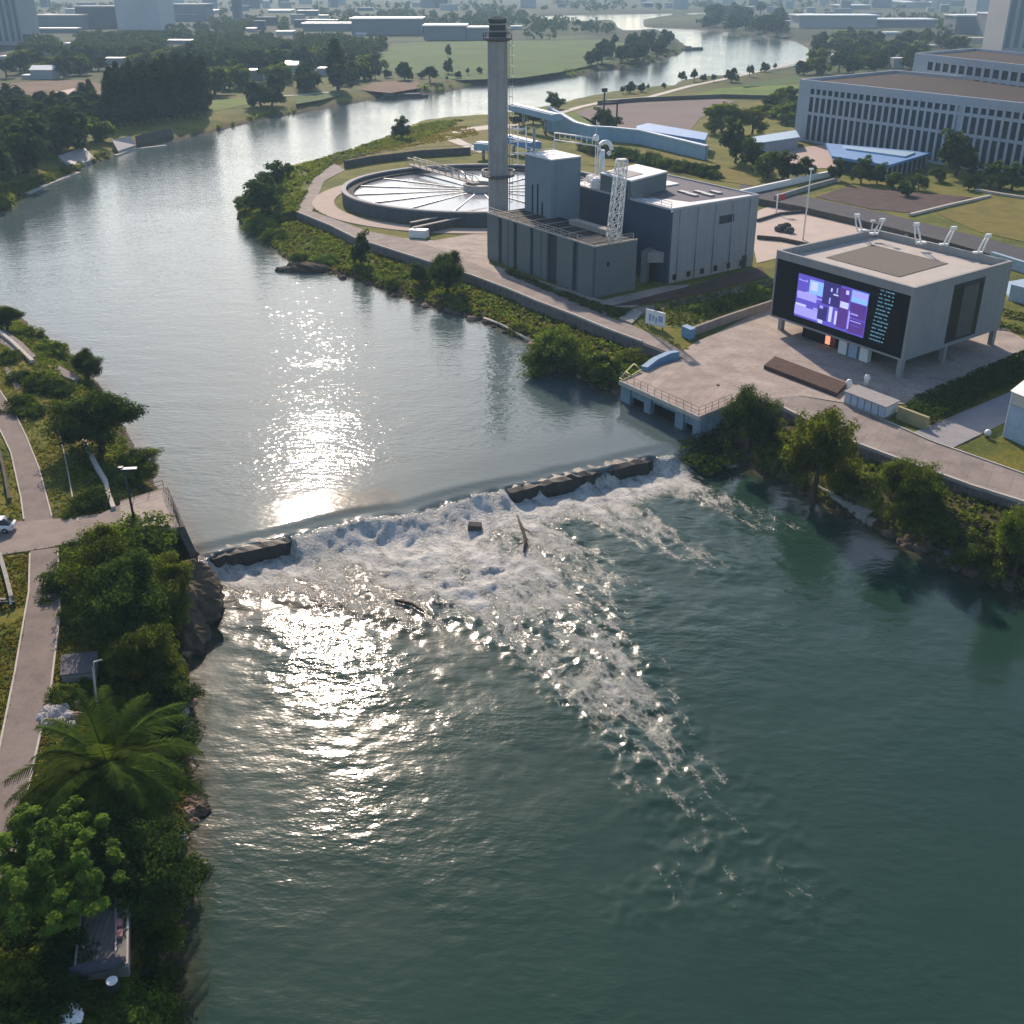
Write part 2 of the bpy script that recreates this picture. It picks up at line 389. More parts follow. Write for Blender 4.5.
fa = wx * FA[0] + wy * FA[1]; fc = wx * FB[0] + wy * FB[1]; warp = (fbm(wx * .11, wy * .11, 25, 3) - .5) * 7
streak = fbm((fc + warp) * .42, fa * .10, 27, 4)
foam = sstep(.8, 2.2, dd) * sstep(13, 5.0, dd) * inw * (0.85 + 0.15 * sstep(14, 30, ss))
foam = np.maximum(foam, tongue([(320, 540), (430, 550), (510, 585), (570, 635), (620, 695), (660, 755), (690, 815), (735, 880)],
                               [(8, .9), (13, 1.0), (11.0, .90), (8.6, .72), (7.0, .54), (6.2, .42), (6.5, .30), (7, .2)]))
foam = np.maximum(foam, tongue([(215, 570), (310, 580), (420, 612)], [(5, .80), (6, .70), (6, .5)]))
foam = np.maximum(foam, tongue([(560, 480), (640, 530), (720, 570)], [(6, .95), (5.0, .60), (4, .36)]))
foam = np.maximum(foam, tongue([(640, 462), (710, 500), (790, 530)], [(5, .95), (4.4, .55), (4, .32)]))
foam = np.maximum(foam, tongue([(490, 505), (560, 548), (640, 600)], [(4, .95), (4.5, .66), (4, .38)]))
foam = np.maximum(foam, tongue([(600, 700), (690, 760), (760, 830), (800, 900)], [(3, .2), (6, .26), (6, .22), (6, .18)]))
foam = np.maximum(foam, tongue([(630, 905), (700, 870), (770, 855)], [(4, .2), (5, .27), (4, .2)]))
nw = sstep(34, 6, dd); foam = foam * (.42 + .45 * nw + (1.05 - .6 * nw) * streak) * sstep(-.1, .35, foam)
foam *= sstep(0.4, 2.0, dd) * near
n1 = fbm(wx * .16, wy * .16, 21, 3)
foam = np.clip(foam * (0.72 + 0.56 * n1), 0, 1)
glassy = sstep(-16, -5, dd) * sstep(2.2, 0.5, dd) * near
# waves: broad swell, chop on the lower water, boils in the foam
sw = (fbm(wx * .22 + wy * .1, wy * .35, 31, 3) - .5) * 0.34 + (fbm(wx * .8, wy * .9, 33, 3) - .5) * 0.17
agit = sstep(75, 8, dd) * inw
boil = (1 - np.abs(2 * fbm(wx * .42, wy * .42, 41, 3) - 1)) ** 2 * 1.0 + (fbm(wx * 1.5, wy * 1.5, 43, 3) - .5) * 0.6 - 0.45
calm = (fbm(wx * .12, wy * .2, 51, 3) - .5) * 0.10 * sstep(420, 150, wy)
wz = water_level(wx, wy, dd) + down * sw * (0.10 + 0.7 * agit) + foam * boil * (0.42 + .22 * sstep(6, 12, dd)) + (1 - down) * (1 - glassy) * calm
wz = wz + sstep(0.3, 3.0, dd) * sstep(5.5, 3.0, dd) * inw * near * (fbm(ss * .7, dd * .5, 61, 3) - .5) * 0.45
me = fast_mesh('river_water', np.stack([wx, wy, wz], -1), wf, True)
vattr(me, 'foam', foam); vattr(me, 'down', down); vattr(me, 'glassy', glassy)
vattr(me, 'agit', down * (0.21 + 0.79 * sstep(62, 12, dd) * inw))
shal = np.maximum(tongue([(225, 590), (300, 600), (380, 600), (430, 640)], [(5, .8), (7, .9), (6, .8), (3, .3)]), tongue([(330, 520), (380, 512)], [(3, .9), (3, .8)]) * near)
vattr(me, 'shallow', np.maximum(shal, 0.8 * sstep(-3.5, 0, ws) * sstep(400, 200, wy)))
vattr(me, 'sc', fc + warp * .6); vattr(me, 'dc', fa)
WATER = tag(link('river_water', me), kind='structure')

m, nt, b, N, L = new_mat('river_water'); p = pos(nt)
def attr(n):
    a = N.new('ShaderNodeAttribute'); a.attribute_name = n; return a.outputs['Fac']
def mapped(sx, sy, rz=0.0):
    mp = N.new('ShaderNodeMapping'); mp.inputs['Scale'].default_value = (sx, sy, 1); mp.inputs['Rotation'].default_value = (0, 0, rz); L.new(p, mp.inputs['Vector']); return mp.outputs[0]
aF, aD, aG, aA, aS = attr('foam'), attr('down'), attr('glassy'), attr('agit'), attr('shallow')
body = mixc(nt, aD, (.090, .122, .128), (.013, .037, .026))
body = mixc(nt, mth(nt, 'MULTIPLY', noise(nt, p, .05, 4, .6), .5), body, (.026, .060, .045))
body = mixc(nt, mth(nt, 'MULTIPLY', aS, .8), body, ramp(nt, noise(nt, p, .6, 4, .7), [(.35, (.03, .024, .013)), (.65, (.13, .10, .06))]))
flow = math.atan2(WN[1], WN[0])
cb = N.new('ShaderNodeCombineXYZ'); L.new(mth(nt, 'MULTIPLY', attr('sc'), 1.0), cb.inputs[0]); L.new(mth(nt, 'MULTIPLY', attr('dc'), .30), cb.inputs[1])
f1 = noise(nt, cb.outputs[0], .62, 6, .68); f2 = noise(nt, p, 2.6, 5, .7); f3 = noise(nt, p, 7.0, 3, .6)
fn = mth(nt, 'ADD', mth(nt, 'ADD', mth(nt, 'MULTIPLY', f1, .60), mth(nt, 'MULTIPLY', f2, .30)), mth(nt, 'MULTIPLY', f3, .10))
fm_ = mth(nt, 'ADD', mth(nt, 'SUBTRACT', mth(nt, 'MULTIPLY', aF, 1.05), .70), mth(nt, 'MULTIPLY', mth(nt, 'SUBTRACT', fn, .5), 3.4))
mr = N.new('ShaderNodeMapRange'); mr.interpolation_type = 'SMOOTHSTEP'; L.new(fm_, mr.inputs[0])
mr.inputs[1].default_value = -0.24; mr.inputs[2].default_value = .52
FM = mth(nt, 'MULTIPLY', mth(nt, 'MULTIPLY', mr.outputs[0], mth(nt, 'ADD', .62, mth(nt, 'MULTIPLY', aF, .32))), mth(nt, 'GREATER_THAN', aF, .02))
fcol = ramp(nt, f2, [(.28, (.55, .58, .54)), (.42, (.84, .84, .79)), (.7, (.93, .92, .87))])
L.new(mixc(nt, FM, body, fcol), b.inputs['Base Color'])
b.inputs['IOR'].default_value = 1.33
L.new(mth(nt, 'ADD', mth(nt, 'MULTIPLY', FM, .6), mth(nt, 'ADD', .055, mth(nt, 'MULTIPLY', aD, .075))), b.inputs['Roughness'])
# ripples: fine wind ripples everywhere, stronger chop below the weir
r1 = noise(nt, mapped(.75, 1.5, .25), 1.0, 2, .5); r2 = noise(nt, mapped(.22, .42, -.2), 1.0, 3, .5); r3 = noise(nt, mapped(2.6, 4.2, .5), 1.0, 2, .5)
patch = noise(nt, p, .028, 3, .5)
hu = mth(nt, 'ADD', mth(nt, 'MULTIPLY', r1, .080), mth(nt, 'ADD', mth(nt, 'MULTIPLY', r2, .10), mth(nt, 'MULTIPLY', r3, .011)))
hu = mth(nt, 'MULTIPLY', hu, mth(nt, 'MULTIPLY', mth(nt, 'SUBTRACT', 1.0, mth(nt, 'MULTIPLY', aG, .75)), mth(nt, 'ADD', .32, mth(nt, 'MULTIPLY', patch, .95))))
r4 = noise(nt, mapped(.5, 1.0, .45), 1.0, 3, .55)
hd = mth(nt, 'ADD', mth(nt, 'MULTIPLY', r1, .21), mth(nt, 'ADD', mth(nt, 'MULTIPLY', r4, .25), mth(nt, 'MULTIPLY', r3, .048)))
big = noise(nt, mapped(.09, .2, .6), 1.0, 3, .5)
hd = mth(nt, 'ADD', hd, mth(nt, 'MULTIPLY', big, .55))
hd = mth(nt, 'MULTIPLY', mth(nt, 'MULTIPLY', hd, mth(nt, 'ADD', .26, mth(nt, 'MULTIPLY', ramp(nt, noise(nt, p, .06, 3, .5), [(.40, (0, 0, 0)), (.62, (1, 1, 1))]), .55))), mth(nt, 'ADD', .13, mth(nt, 'MULTIPLY', aA, .62)))
hh = mth(nt, 'ADD', mth(nt, 'MULTIPLY', hu, mth(nt, 'SUBTRACT', 1.0, aD)), mth(nt, 'MULTIPLY', hd, aD))
tl = N.new('ShaderNodeBsdfTranslucent'); L.new(fcol, tl.inputs['Color']); mx = N.new('ShaderNodeMixShader'); L.new(mth(nt, 'MULTIPLY', FM, .35), mx.inputs[0])
L.new(b.outputs[0], mx.inputs[1]); L.new(tl.outputs[0], mx.inputs[2]); L.new(mx.outputs[0], N['Material Output'].inputs['Surface'])
hh = mth(nt, 'ADD', hh, mth(nt, 'MULTIPLY', FM, mth(nt, 'MULTIPLY', f2, .28)))
L.new(bump(nt, hh, 1.0, 1.0), b.inputs['Normal']); WATER.data.materials.append(m)
# ================================================================== vegetation: leaf crowns and tapered trunks, one mesh per kind, copied
LF = {'mid': leaf_mat('leaves_mid_green', (.070, .100, .022), .48), 'dark': leaf_mat('leaves_dark_green', (.042, .070, .020), .42),
      'bright': leaf_mat('leaves_bright_green', (.095, .145, .028), .38), 'olive': leaf_mat('leaves_olive', (.085, .11, .022), .48),
      'blue': leaf_mat('leaves_blue_green', (.044, .068, .034), .28), 'palm': leaf_mat('palm_fronds', (.050, .080, .015), .32),
      'yellow': leaf_mat('grass_yellow', (.15, .125, .035), .35), 'far': leaf_mat('leaves_far', (.044, .066, .024), .25)}
BARK = mat('bark', (.075, .055, .04), .95, .35, 2.0, bmp=.5)

def leaves(centres, nper, blob, leaf, rng, out=0.55, up=0.25, mid=None, aspect=0.55):
    """many leaf-sized rhombs gathered in clumps round the given centres"""
    C = np.repeat(centres, nper, 0); n = len(C)
    off = rng.normal(size=(n, 3)); off /= np.linalg.norm(off, axis=1)[:, None] + 1e-9
    off *= (rng.random(n) ** 0.45)[:, None] * np.asarray(blob); Pn = C + off
    mid = centres.mean(0) if mid is None else np.asarray(mid)
    nr = (Pn - mid); nr /= np.linalg.norm(nr, axis=1)[:, None] + 1e-9
    nrm = nr * out + off / (np.linalg.norm(off, axis=1)[:, None] + 1e-9) * .35 + np.array([0, 0, up]) + rng.normal(size=(n, 3)) * .38
    nrm /= np.linalg.norm(nrm, axis=1)[:, None] + 1e-9
    a = np.cross(nrm, rng.normal(size=(n, 3))); a /= np.linalg.norm(a, axis=1)[:, None] + 1e-9; b = np.cross(nrm, a)
    l = leaf * (0.6 + 0.8 * rng.random(n))[:, None]
    V = np.stack([Pn - a * l, Pn - b * l * aspect + nrm * l * .12, Pn + a * l, Pn + b * l * aspect + nrm * l * .12], 1).reshape(-1, 3)
    return V, np.arange(n * 4).reshape(n, 4)

def lobed_centres(rng, nb, R, zc, nl=7, rough=.3):
    """clump centres in a crown of several uneven lobes"""
    L = []
    for i in range(nl):
        t = 2 * math.pi * i / nl + rng.normal() * .35; e = rng.uniform(-.75, .95); r = rng.uniform(.42, .72)
        L.append((math.cos(t) * math.cos(e) * r, math.sin(t) * math.cos(e) * r, math.sin(e) * r, rng.uniform(.34, .55)))
    L.append((0, 0, .25, .6)); out = []
    for i in range(nb):
        q = L[rng.integers(len(L))]; d = rng.normal(size=3); d /= np.linalg.norm(d)
        s = q[3] * (rng.random() ** .4) * (1 + rng.normal() * rough * .4)
        out.append([(q[0] + d[0] * s) * R[0], (q[1] + d[1] * s) * R[1], zc + (q[2] + d[2] * s) * R[2]])
    return np.array(out), L

def trunk_mesh(name, h, r, limbs, rng, n=7):
    mb = MB(); k = [(0, 0, -.4)]
    for i in range(1, 5): k.append((rng.normal() * r * .5, rng.normal() * r * .5, h * i / 4))
    mb.tube(k, [r * 1.25, r, r * .85, r * .7, r * .5], n)
    for lx, ly, lz in limbs:
        s = rng.uniform(.45, .85); b = Vector((0, 0, h * s)); e = Vector((lx, ly, lz)); md = (b + e) / 2 + Vector((0, 0, -.1 * h))
        mb.tube([b, md, e], [r * .5, r * .33, r * .1], 5)
    me = bpy.data.meshes.new(name); me.from_pydata(mb.v, [], mb.f); me.materials.append(BARK); me.update(); return me

TREES = {}
def make_tree(kind, R, zc, th, tr, nb, nper, blob, leaf, m, seed, nl=7, **kw):
    rng = np.random.default_rng(seed); cen, L = lobed_centres(rng, nb, R, zc, nl)
    V, Fq = leaves(cen, nper, blob, leaf, rng, mid=(0, 0, zc - R[2] * .3), **kw); cm = fast_mesh('crown', V, Fq); cm.materials.append(LF[m])
    tm = trunk_mesh('trunk', th, tr, [(l[0] * R[0] * .8, l[1] * R[1] * .8, zc + l[2] * R[2] * .8) for l in L[:6]], rng)
    TREES[kind] = (cm, tm, zc + R[2])
def make_poplar(kind, h, r, nb, nper, leaf, m, seed):
    rng = np.random.default_rng(seed); z = rng.random(nb); w = np.sin(np.clip(z * .9 + .12, 0, 1) * math.pi) ** .6
    t = rng.random(nb) * 2 * math.pi; rr = r * w * (.35 + .65 * rng.random(nb) ** .5)
    cen = np.stack([np.cos(t) * rr, np.sin(t) * rr, h * (.1 + .9 * z)], -1)
    V, Fq = leaves(cen, nper, (r * .35, r * .35, r * .7), leaf, rng, up=.4, mid=(0, 0, h * .4)); cm = fast_mesh('crown', V, Fq); cm.materials.append(LF[m])
    TREES[kind] = (cm, trunk_mesh('trunk', h * .7, h * .014, [], rng, 5), h)
def make_bush(kind, R, nb, nper, blob, leaf, m, seed, **kw):
    rng = np.random.default_rng(seed); cen = []
    for i in range(nb):
        d = rng.normal(size=3); d /= np.linalg.norm(d); s = rng.random() ** .4 * (1 + .3 * rng.normal() * .5); cen.append([d[0] * s * R[0], d[1] * s * R[1], abs(d[2]) * s * R[2] + .1])
    cen = np.array(cen); V, Fq = leaves(cen, nper, blob, leaf, rng, mid=(0, 0, 0), **kw); cm = fast_mesh('foliage', V, Fq); cm.materials.append(LF[m])
    TREES[kind] = (cm, None, R[2])

make_tree('near_dark', (4.2, 4.2, 3.7), 3.9, 5.0, .30, 190, 150, (.95, .95, .7), .125, 'dark', 11, nl=9)
make_tree('near_olive', (4.0, 4.0, 3.8), 3.8, 5.0, .26, 190, 150, (.8, .8, .65), .125, 'olive', 12, nl=9)
make_tree('near_mid', (4.2, 4.2, 3.5), 3.8, 4.8, .28, 180, 150, (.9, .9, .65), .125, 'mid', 13, nl=10)
make_tree('near_feather', (4.2, 4.2, 3.8), 3.7, 4.4, .24, 210, 130, (1.0, 1.0, .45), .17, 'mid', 14, nl=12, aspect=.28)
make_tree('clustered', (4.3, 4.3, 3.2), 4.2, 4.2, .25, 190, 130, (.42, .42, .34), .12, 'bright', 15, nl=11, up=.6)
make_tree('mid_a', (3.6, 3.6, 3.7), 3.7, 4.4, .25, 90, 30, (.95, .95, .75), .38, 'mid', 21)
make_tree('mid_b', (3.8, 3.8, 3.5), 3.6, 4.4, .25, 90, 30, (.95, .95, .7), .38, 'dark', 22)
make_tree('mid_c', (3.2, 3.2, 4.2), 4.0, 4.8, .22, 90, 30, (.9, .9, .8), .38, 'olive', 23)
make_tree('far_a', (4.4, 4.4, 4.2), 4.0, 4.0, .3, 42, 16, (1.3, 1.3, 1.0), .85, 'far', 31)
make_tree('far_b', (3.8, 3.8, 4.9), 4.6, 4.5, .3, 42, 16, (1.2, 1.2, 1.1), .85, 'blue', 32)
make_tree('far_c', (5.0, 5.0, 4.0), 3.8, 4.0, .3, 42, 16, (1.4, 1.4, 1.0), .85, 'mid', 33)
make_poplar('poplar', 20, 2.3, 130, 22, .6, 'far', 41); make_poplar('cypress', 13, 1.5, 110, 24, .4, 'dark', 42)
make_bush('bush_mid', (1.6, 1.6, 1.5), 70, 80, (.45, .45, .35), .09, 'mid', 51)
make_bush('bush_dark', (1.7, 1.7, 1.4), 70, 80, (.5, .5, .35), .09, 'dark', 52)
make_bush('bush_bright', (1.7, 1.7, 1.3), 70, 80, (.45, .45, .35), .095, 'bright', 53)
make_bush('bush_olive', (1.7, 1.7, 1.3), 70, 75, (.45, .45, .35), .09, 'olive', 54)
make_bush('hedge_clump', (1.2, 1.2, 1.2), 40, 22, (.4, .4, .3), .24, 'dark', 55)

def plant(name, kind, x, y, h, label, cat='tree', group=None, wide=1.0, z=None, rz=None):
    """a tree (> crown, trunk) or a bush (one leafy mesh) on the ground at x, y, h metres high"""
    cm, tm, H = TREES[kind]; s = h / H; z = gz_at(x, y) if z is None else z
    rz = random.uniform(0, 6.28) if rz is None else rz
    if tm is None:
        o = link(name, cm, None, (x, y, z - .05)); o.scale = (s * wide, s * wide, s); o.rotation_euler[2] = rz; return tag(o, label, cat, group)
    o = thing(name, (x, y, z), label, cat, group, rz); o.scale = (s * wide, s * wide, s)
    link('crown', cm, o); link('trunk', tm, o); return o
def plant_px(name, kind, px, py, ytop, label, cat='tree', group=None, wide=1.0, zg=None):
    """foot seen at px, py on level ground there, top seen at ytop"""
    z = LAND if zg is None else zg
    for _ in range(4):
        X, Y, _z = P(px, py, z)
        if zg is None: z = gz_at(X, Y)
    if zg is not None: z = gz_at(X, Y)
    tn = (CAM_H - z) / math.hypot(X, Y)      # a crown seen from above also shows its depth
    f = 1 / (1 + (1.05 * wide if TREES[kind][1] is None else .22) * tn)
    return plant(name, kind, X, Y, max(.4, (ztop(X, Y, ytop) - z) * f), label, cat, group, wide, z)
# ================================================================== left bank
M_path = mat('path_concrete', (.205, .170, .150), .9, .28, .35, bmp=.3)
M_pave = mat('plaza_paving', (.365, .312, .270), .85, .3, .25, bmp=.2, joints=(.62, 2.4, 1.2))
M_conc = mat('concrete', (.33, .31, .28), .9, .25, .5, bmp=.4, streak=.5)
M_kerb = mat('kerb_stone', (.46, .42, .37), .9, .2, .8, bmp=.3)
M_dconc = mat('dark_concrete', (.10, .09, .08), .95, .35, .7, bmp=.6, streak=.6)
M_rock = mat('bank_rock', (.11, .085, .06), .95, .5, .9, bmp=1.0)
M_pale = mat('pale_stone', (.42, .39, .37), .9, .3, 1.2, bmp=.6)
M_red = mat('red_stone', (.30, .20, .15), .9, .3, 1.2, bmp=.6)
M_steel = mat('grey_steel', (.30, .31, .32), .45, .2, 2, metal=.6)
M_dsteel = mat('dark_steel', (.035, .035, .04), .5, .2, 2, metal=.3)
M_white = mat('white_paint', (.78, .78, .77), .55, .08, 1.0)
M_dirt = mat('bare_soil', (.10, .065, .045), .95, .35, .5, bmp=.8)

def slab(name, pts, z, th, m, label=None, cat=None, kind='structure', mtop=None):
    mb = MB(); w = [P(x, y, z) for x, y in pts]; mb.prism([p[:2] for p in w], z - th, z)
    o = mb.build(name, m); return tag(o, label, cat, None, kind if label is None else None)
def railing(name, line, h, label, m, step=2.0, rails=(1.0, .55, .1), r=.035, group=None):
    """posts along a line, each rail one long part"""
    L = [Vector(p) for p in line]; t = thing(name, tuple((L[0] + L[-1]) / 2), label, 'railing', group)
    for a, b in zip(L[:-1], L[1:]):
        n = max(1, int((b - a).length / step))
        for i in range(n + 1 if b is L[-1] else n): p = a.lerp(b, i / n); MB().tube([p, p + Vector((0, 0, h))], r * 1.2, 5).build('post', m, t)
    for k in rails: MB().tube([p + Vector((0, 0, h * k)) for p in L], r, 5).build('rail', m, t)
    return t
def low_wall(name, pts, z0, z1, th, m, label, cat='wall', z=LAND):
    mb = MB(); mb.wall([P(x, y, z) for x, y in pts], z0, z1, th); return tag(mb.build(name, m), label, cat)

UPPER_L = [(-60, 330), (-30, 360), (0, 391), (13, 410), (26, 436), (39, 468), (50, 505), (53, 520)]
UPPER_R = [(25, 522), (21, 498), (11, 453), (0, 430), (-30, 395), (-60, 372)]
slab('riverside_path', UPPER_L + UPPER_R, LAND + .06, .4, M_path)
LOWER = [(30, 551), (29, 592), (23, 635), (15, 673), (8, 710), (-3, 762), (-14, 800), (-40, 860), (-100, 1010), (-20, 1010), (0, 905), (9, 880), (14, 847), (26, 800), (40, 737), (51, 690), (60, 615), (58, 547)]
slab('riverside_path', LOWER, LAND + .06, .4, M_path)
slab('crossing_pavement', [(-60, 535), (-60, 556), (0, 555), (58, 546), (79, 541), (124, 527), (124, 503), (100, 514), (53, 519), (24, 521), (0, 521), (-60, 527)], LAND + .068, .4, mat('crossing_concrete', (.255, .212, .185), .9, .26, .4, bmp=.2))
for a in ([(-30, 395), (0, 430), (11, 453), (21, 498), (24, 520)], [(0, 391), (13, 410), (26, 436), (39, 468), (52, 517)], [(58, 549), (60, 615), (51, 690), (40, 737), (26, 800), (9, 880)], [(30, 554), (29, 592), (15, 673), (-3, 762)]):
    mb = MB(); mb.wall(PP(a), LAND - .1, LAND + .14, .16); tag(mb.build('kerb', M_kerb), kind='structure')

# weir abutment platform on the left
ab = thing('weir_abutment', P(150, 515), 'concrete platform at the left end of the weir with dark retaining wall', 'platform')
top = [P(x, y) for x, y in ((120, 502), (165, 488), (180, 527), (160, 533), (122, 527))]
MB().prism([p[:2] for p in top], LAND - .25, LAND + .10).build('deck', mat('platform_concrete', (.36, .305, .262), .9, .25, .6, bmp=.3), ab)
wl = [P(165, 488), P(180, 527), P(197, 545, LAND)]
MB().wall([P(120, 502), P(165, 488), P(181, 527), P(194, 557, .6)], -4, [LAND - .02, LAND - .02, LAND - .02, .8], .8).build('retaining_wall', M_dconc, ab)
railing('railing', [P(119, 503, LAND + .1), P(164, 489, LAND + .1), P(179.5, 526, LAND + .1)], 1.15, 'dark steel railing round the weir platform edge', M_dsteel, 1.6)

# street lamp on its plinth
X, Y, _ = P(136, 529); lt = thing('street_lamp', (X, Y, LAND), 'black street lamp with flat white-topped head beside the weir platform', 'street lamp')
MB().box((X, Y, LAND), (1.1, 1.1, .55)).box((X, Y, LAND + .55), (.8, .8, .35)).build('plinth', M_white, lt)
MB().tube([(X, Y, LAND + .8), (X - .1, Y, LAND + 4), (X - .22, Y, LAND + 7.2)], [.17, .13, .10], 8).build('pole', M_dsteel, lt)
hd = MB(); hd.box((X + .25, Y, LAND + 7.15), (1.9, .62, .16), .12); hd.box((X - .5, Y, LAND + 7.0), (.5, .5, .5)); hd.build('lamp_head', M_dsteel, lt)
MB().box((X + .35, Y, LAND + 7.315), (1.6, .55, .05), .12).build('solar_panel', M_white, lt)

# white car at the left edge, nose out of the picture
def car(name, loc, rz, label, paint, group=None):
    t = thing(name, loc, label, 'car', group, rz); G = mat('car_glass', (.02, .025, .03), .08, .1, 1); T = mat('tyre', (.02, .02, .02), .9, .2, 5)
    def sec(xs, prof, m, nm):   # cross sections (x, half width, z0, z1)
        mb = MB(); V = []
        for x, w, z0, z1, tw in prof: V += [(x, -w, z0), (x, w, z0), (x, w, z0 + (z1 - z0) * .55), (x, w * tw, z1), (x, -w * tw, z1), (x, -w, z0 + (z1 - z0) * .55)]
        Fs = []
        for i in range(len(prof) - 1):
            for q in range(6): Fs.append((i * 6 + q, i * 6 + (q + 1) % 6, i * 6 + 6 + (q + 1) % 6, i * 6 + 6 + q))
        Fs += [tuple(range(5, -1, -1)), tuple((len(prof) - 1) * 6 + q for q in range(6))]
        mb.add([(p[0] + loc[0], p[1] + loc[1], p[2] + loc[2]) for p in V], Fs, 0, True); return mb.build(nm, m, t)
    sec(0, [(-2.15, .70, .42, .72, .9), (-2.05, .84, .3, .86, .92), (-1.2, .90, .26, .95, .93), (0, .90, .26, .97, .93), (.9, .90, .26, .95, .93), (1.8, .86, .28, .84, .9), (2.1, .7, .4, .68, .9)], paint, 'body')
    sec(0, [(-1.85, .74, .9, .95, .9), (-1.2, .76, .93, 1.42, .8), (-.3, .78, .93, 1.5, .8), (.4, .78, .93, 1.45, .8), (1.15, .76, .92, .96, .9)], G, 'windows')
    MB().hexa([(loc[0] + a, loc[1] + b, loc[2] + 1.47) for a, b in ((-1.1, -.6), (.35, -.6), (.35, .6), (-1.1, .6))], [(loc[0] + a, loc[1] + b, loc[2] + 1.53) for a, b in ((-1.0, -.55), (.25, -.55), (.25, .55), (-1.0, .55))]).build('roof', paint, t)
    for sx in (-1.3, 1.35):
        for sy in (-.82, .82):
            c = (loc[0] + sx, loc[1] + sy, loc[2] + .32); w = MB().tube([(c[0], c[1] - .11, c[2]), (c[0], c[1] + .11, c[2])], .32, 16).build('wheel', T, t)
            MB().tube([(c[0], c[1] - .125, c[2]), (c[0], c[1] + .125, c[2])], .18, 10).build('rim', M_steel, w)
    for sy in (-.62, .62):
        MB().box((loc[0] - 2.1, loc[1] + sy, loc[2] + .66), (.12, .3, .14)).build('tail_light', mat('red_lens', (.35, .02, .02), .2, .1, 1), t)
        MB().box((loc[0] + 2.03, loc[1] + sy, loc[2] + .6), (.12, .3, .13)).build('headlight', M_white, t)
    return t
X, Y, _ = P(-4, 531); car('parked_car', (X, Y, LAND + .07), RAD(184), 'white hatchback on the crossing pavement by the left path', mat('white_car_paint', (.75, .76, .78), .25, .04, 1))

# motor scooter lying in the grass edge below
X, Y, _ = P(7, 606); sc = thing('motor_scooter', (X, Y, LAND), 'dark motor scooter with white fairing parked on grass left of the path', 'motor scooter')
for dx in (-.62, .62): MB().tube([(X + dx, Y - .07, LAND + .27), (X + dx, Y + .07, LAND + .27)], .27, 14).build('wheel', M_dsteel, sc)
MB().tube([(X - .62, Y, LAND + .35), (X - .2, Y, LAND + .4), (X + .25, Y, LAND + .38), (X + .5, Y, LAND + .8)], [.14, .17, .12, .1], 8).build('frame', M_dsteel, sc)
MB().box((X - .35, Y, LAND + .68), (.8, .3, .14)).build('seat', M_dsteel, sc)
MB().hexa([(X + .42, Y - .18, LAND + .3), (X + .6, Y - .18, LAND + .3), (X + .6, Y + .18, LAND + .3), (X + .42, Y + .18, LAND + .3)], [(X + .42, Y - .12, LAND + 1.0), (X + .5, Y - .12, LAND + 1.0), (X + .5, Y + .12, LAND + 1.0), (X + .42, Y + .12, LAND + 1.0)]).build('fairing', M_white, sc)
MB().tube([(X + .45, Y - .35, LAND + 1.08), (X + .48, Y, LAND + 1.02), (X + .45, Y + .35, LAND + 1.08)], .03, 6).build('handlebar', M_dsteel, sc)

low_wall('low_wall', [(-12, 415), (-4, 440), (4, 470), (10, 502)], LAND - .2, LAND + .55, .35, M_dconc, 'mossy dark low wall left of the upper path')
low_wall('low_wall', [(0, 556), (7, 580), (12, 600)], LAND - .2, LAND + .5, .4, M_conc, 'short grey low wall running down from the crossing pavement')
low_wall('low_wall', [(84, 441), (97, 468), (106, 483), (109, 497), (114, 510)], LAND - 1, LAND + .45, .5, M_kerb, 'pale cracked low wall between grass and bank above the platform')
low_wall('low_wall', [(-10, 326), (12, 343), (33, 363)], LAND - 1, LAND + .5, .6, M_kerb, 'pale low wall along the upper left bank near the water')
low_wall('edging_strip', [(57, 426), (63, 448), (68, 472), (73, 500), (78, 522)], LAND - .2, LAND + .12, .14, M_kerb, 'thin pale edging strip crossing the grass beside the upper path', 'edging')
MB_ = MB(); X, Y, _ = P(56, 425); MB_.box((X, Y, LAND - .2), (.9, 1.3, .75), .2).box((X, Y, LAND + .55), (1.0, 1.4, .1), .2); tag(MB_.build('concrete_block', M_kerb), 'pale square concrete block at the head of the thin edging strip', 'block')
slab('gravel_pad', [(-20, 318), (2, 328), (22, 342), (36, 356), (28, 360), (6, 346), (-20, 332)], LAND + .03, .5, mat('gravel', (.24, .21, .20), .95, .35, 2.5, bmp=.6))
slab('gravel_pad', [(50, 362), (60, 366), (78, 376), (74, 380), (58, 374)], LAND - .7, .9, mat('gravel', (.24, .21, .2), .95))
slab('gravel_pad', [(3, 368), (8, 367), (22, 387), (16, 390)], LAND + .03, .5, mat('gravel', (.24, .21, .2), .95))
mb = MB(); mb.tube([P(41, 405, LAND + .15), P(52, 407, LAND + .2), P(63, 405, LAND + .15)], .13, 7); tag(mb.build('fallen_log', M_kerb), 'pale fallen log lying across the grass near the upper bank', 'log')

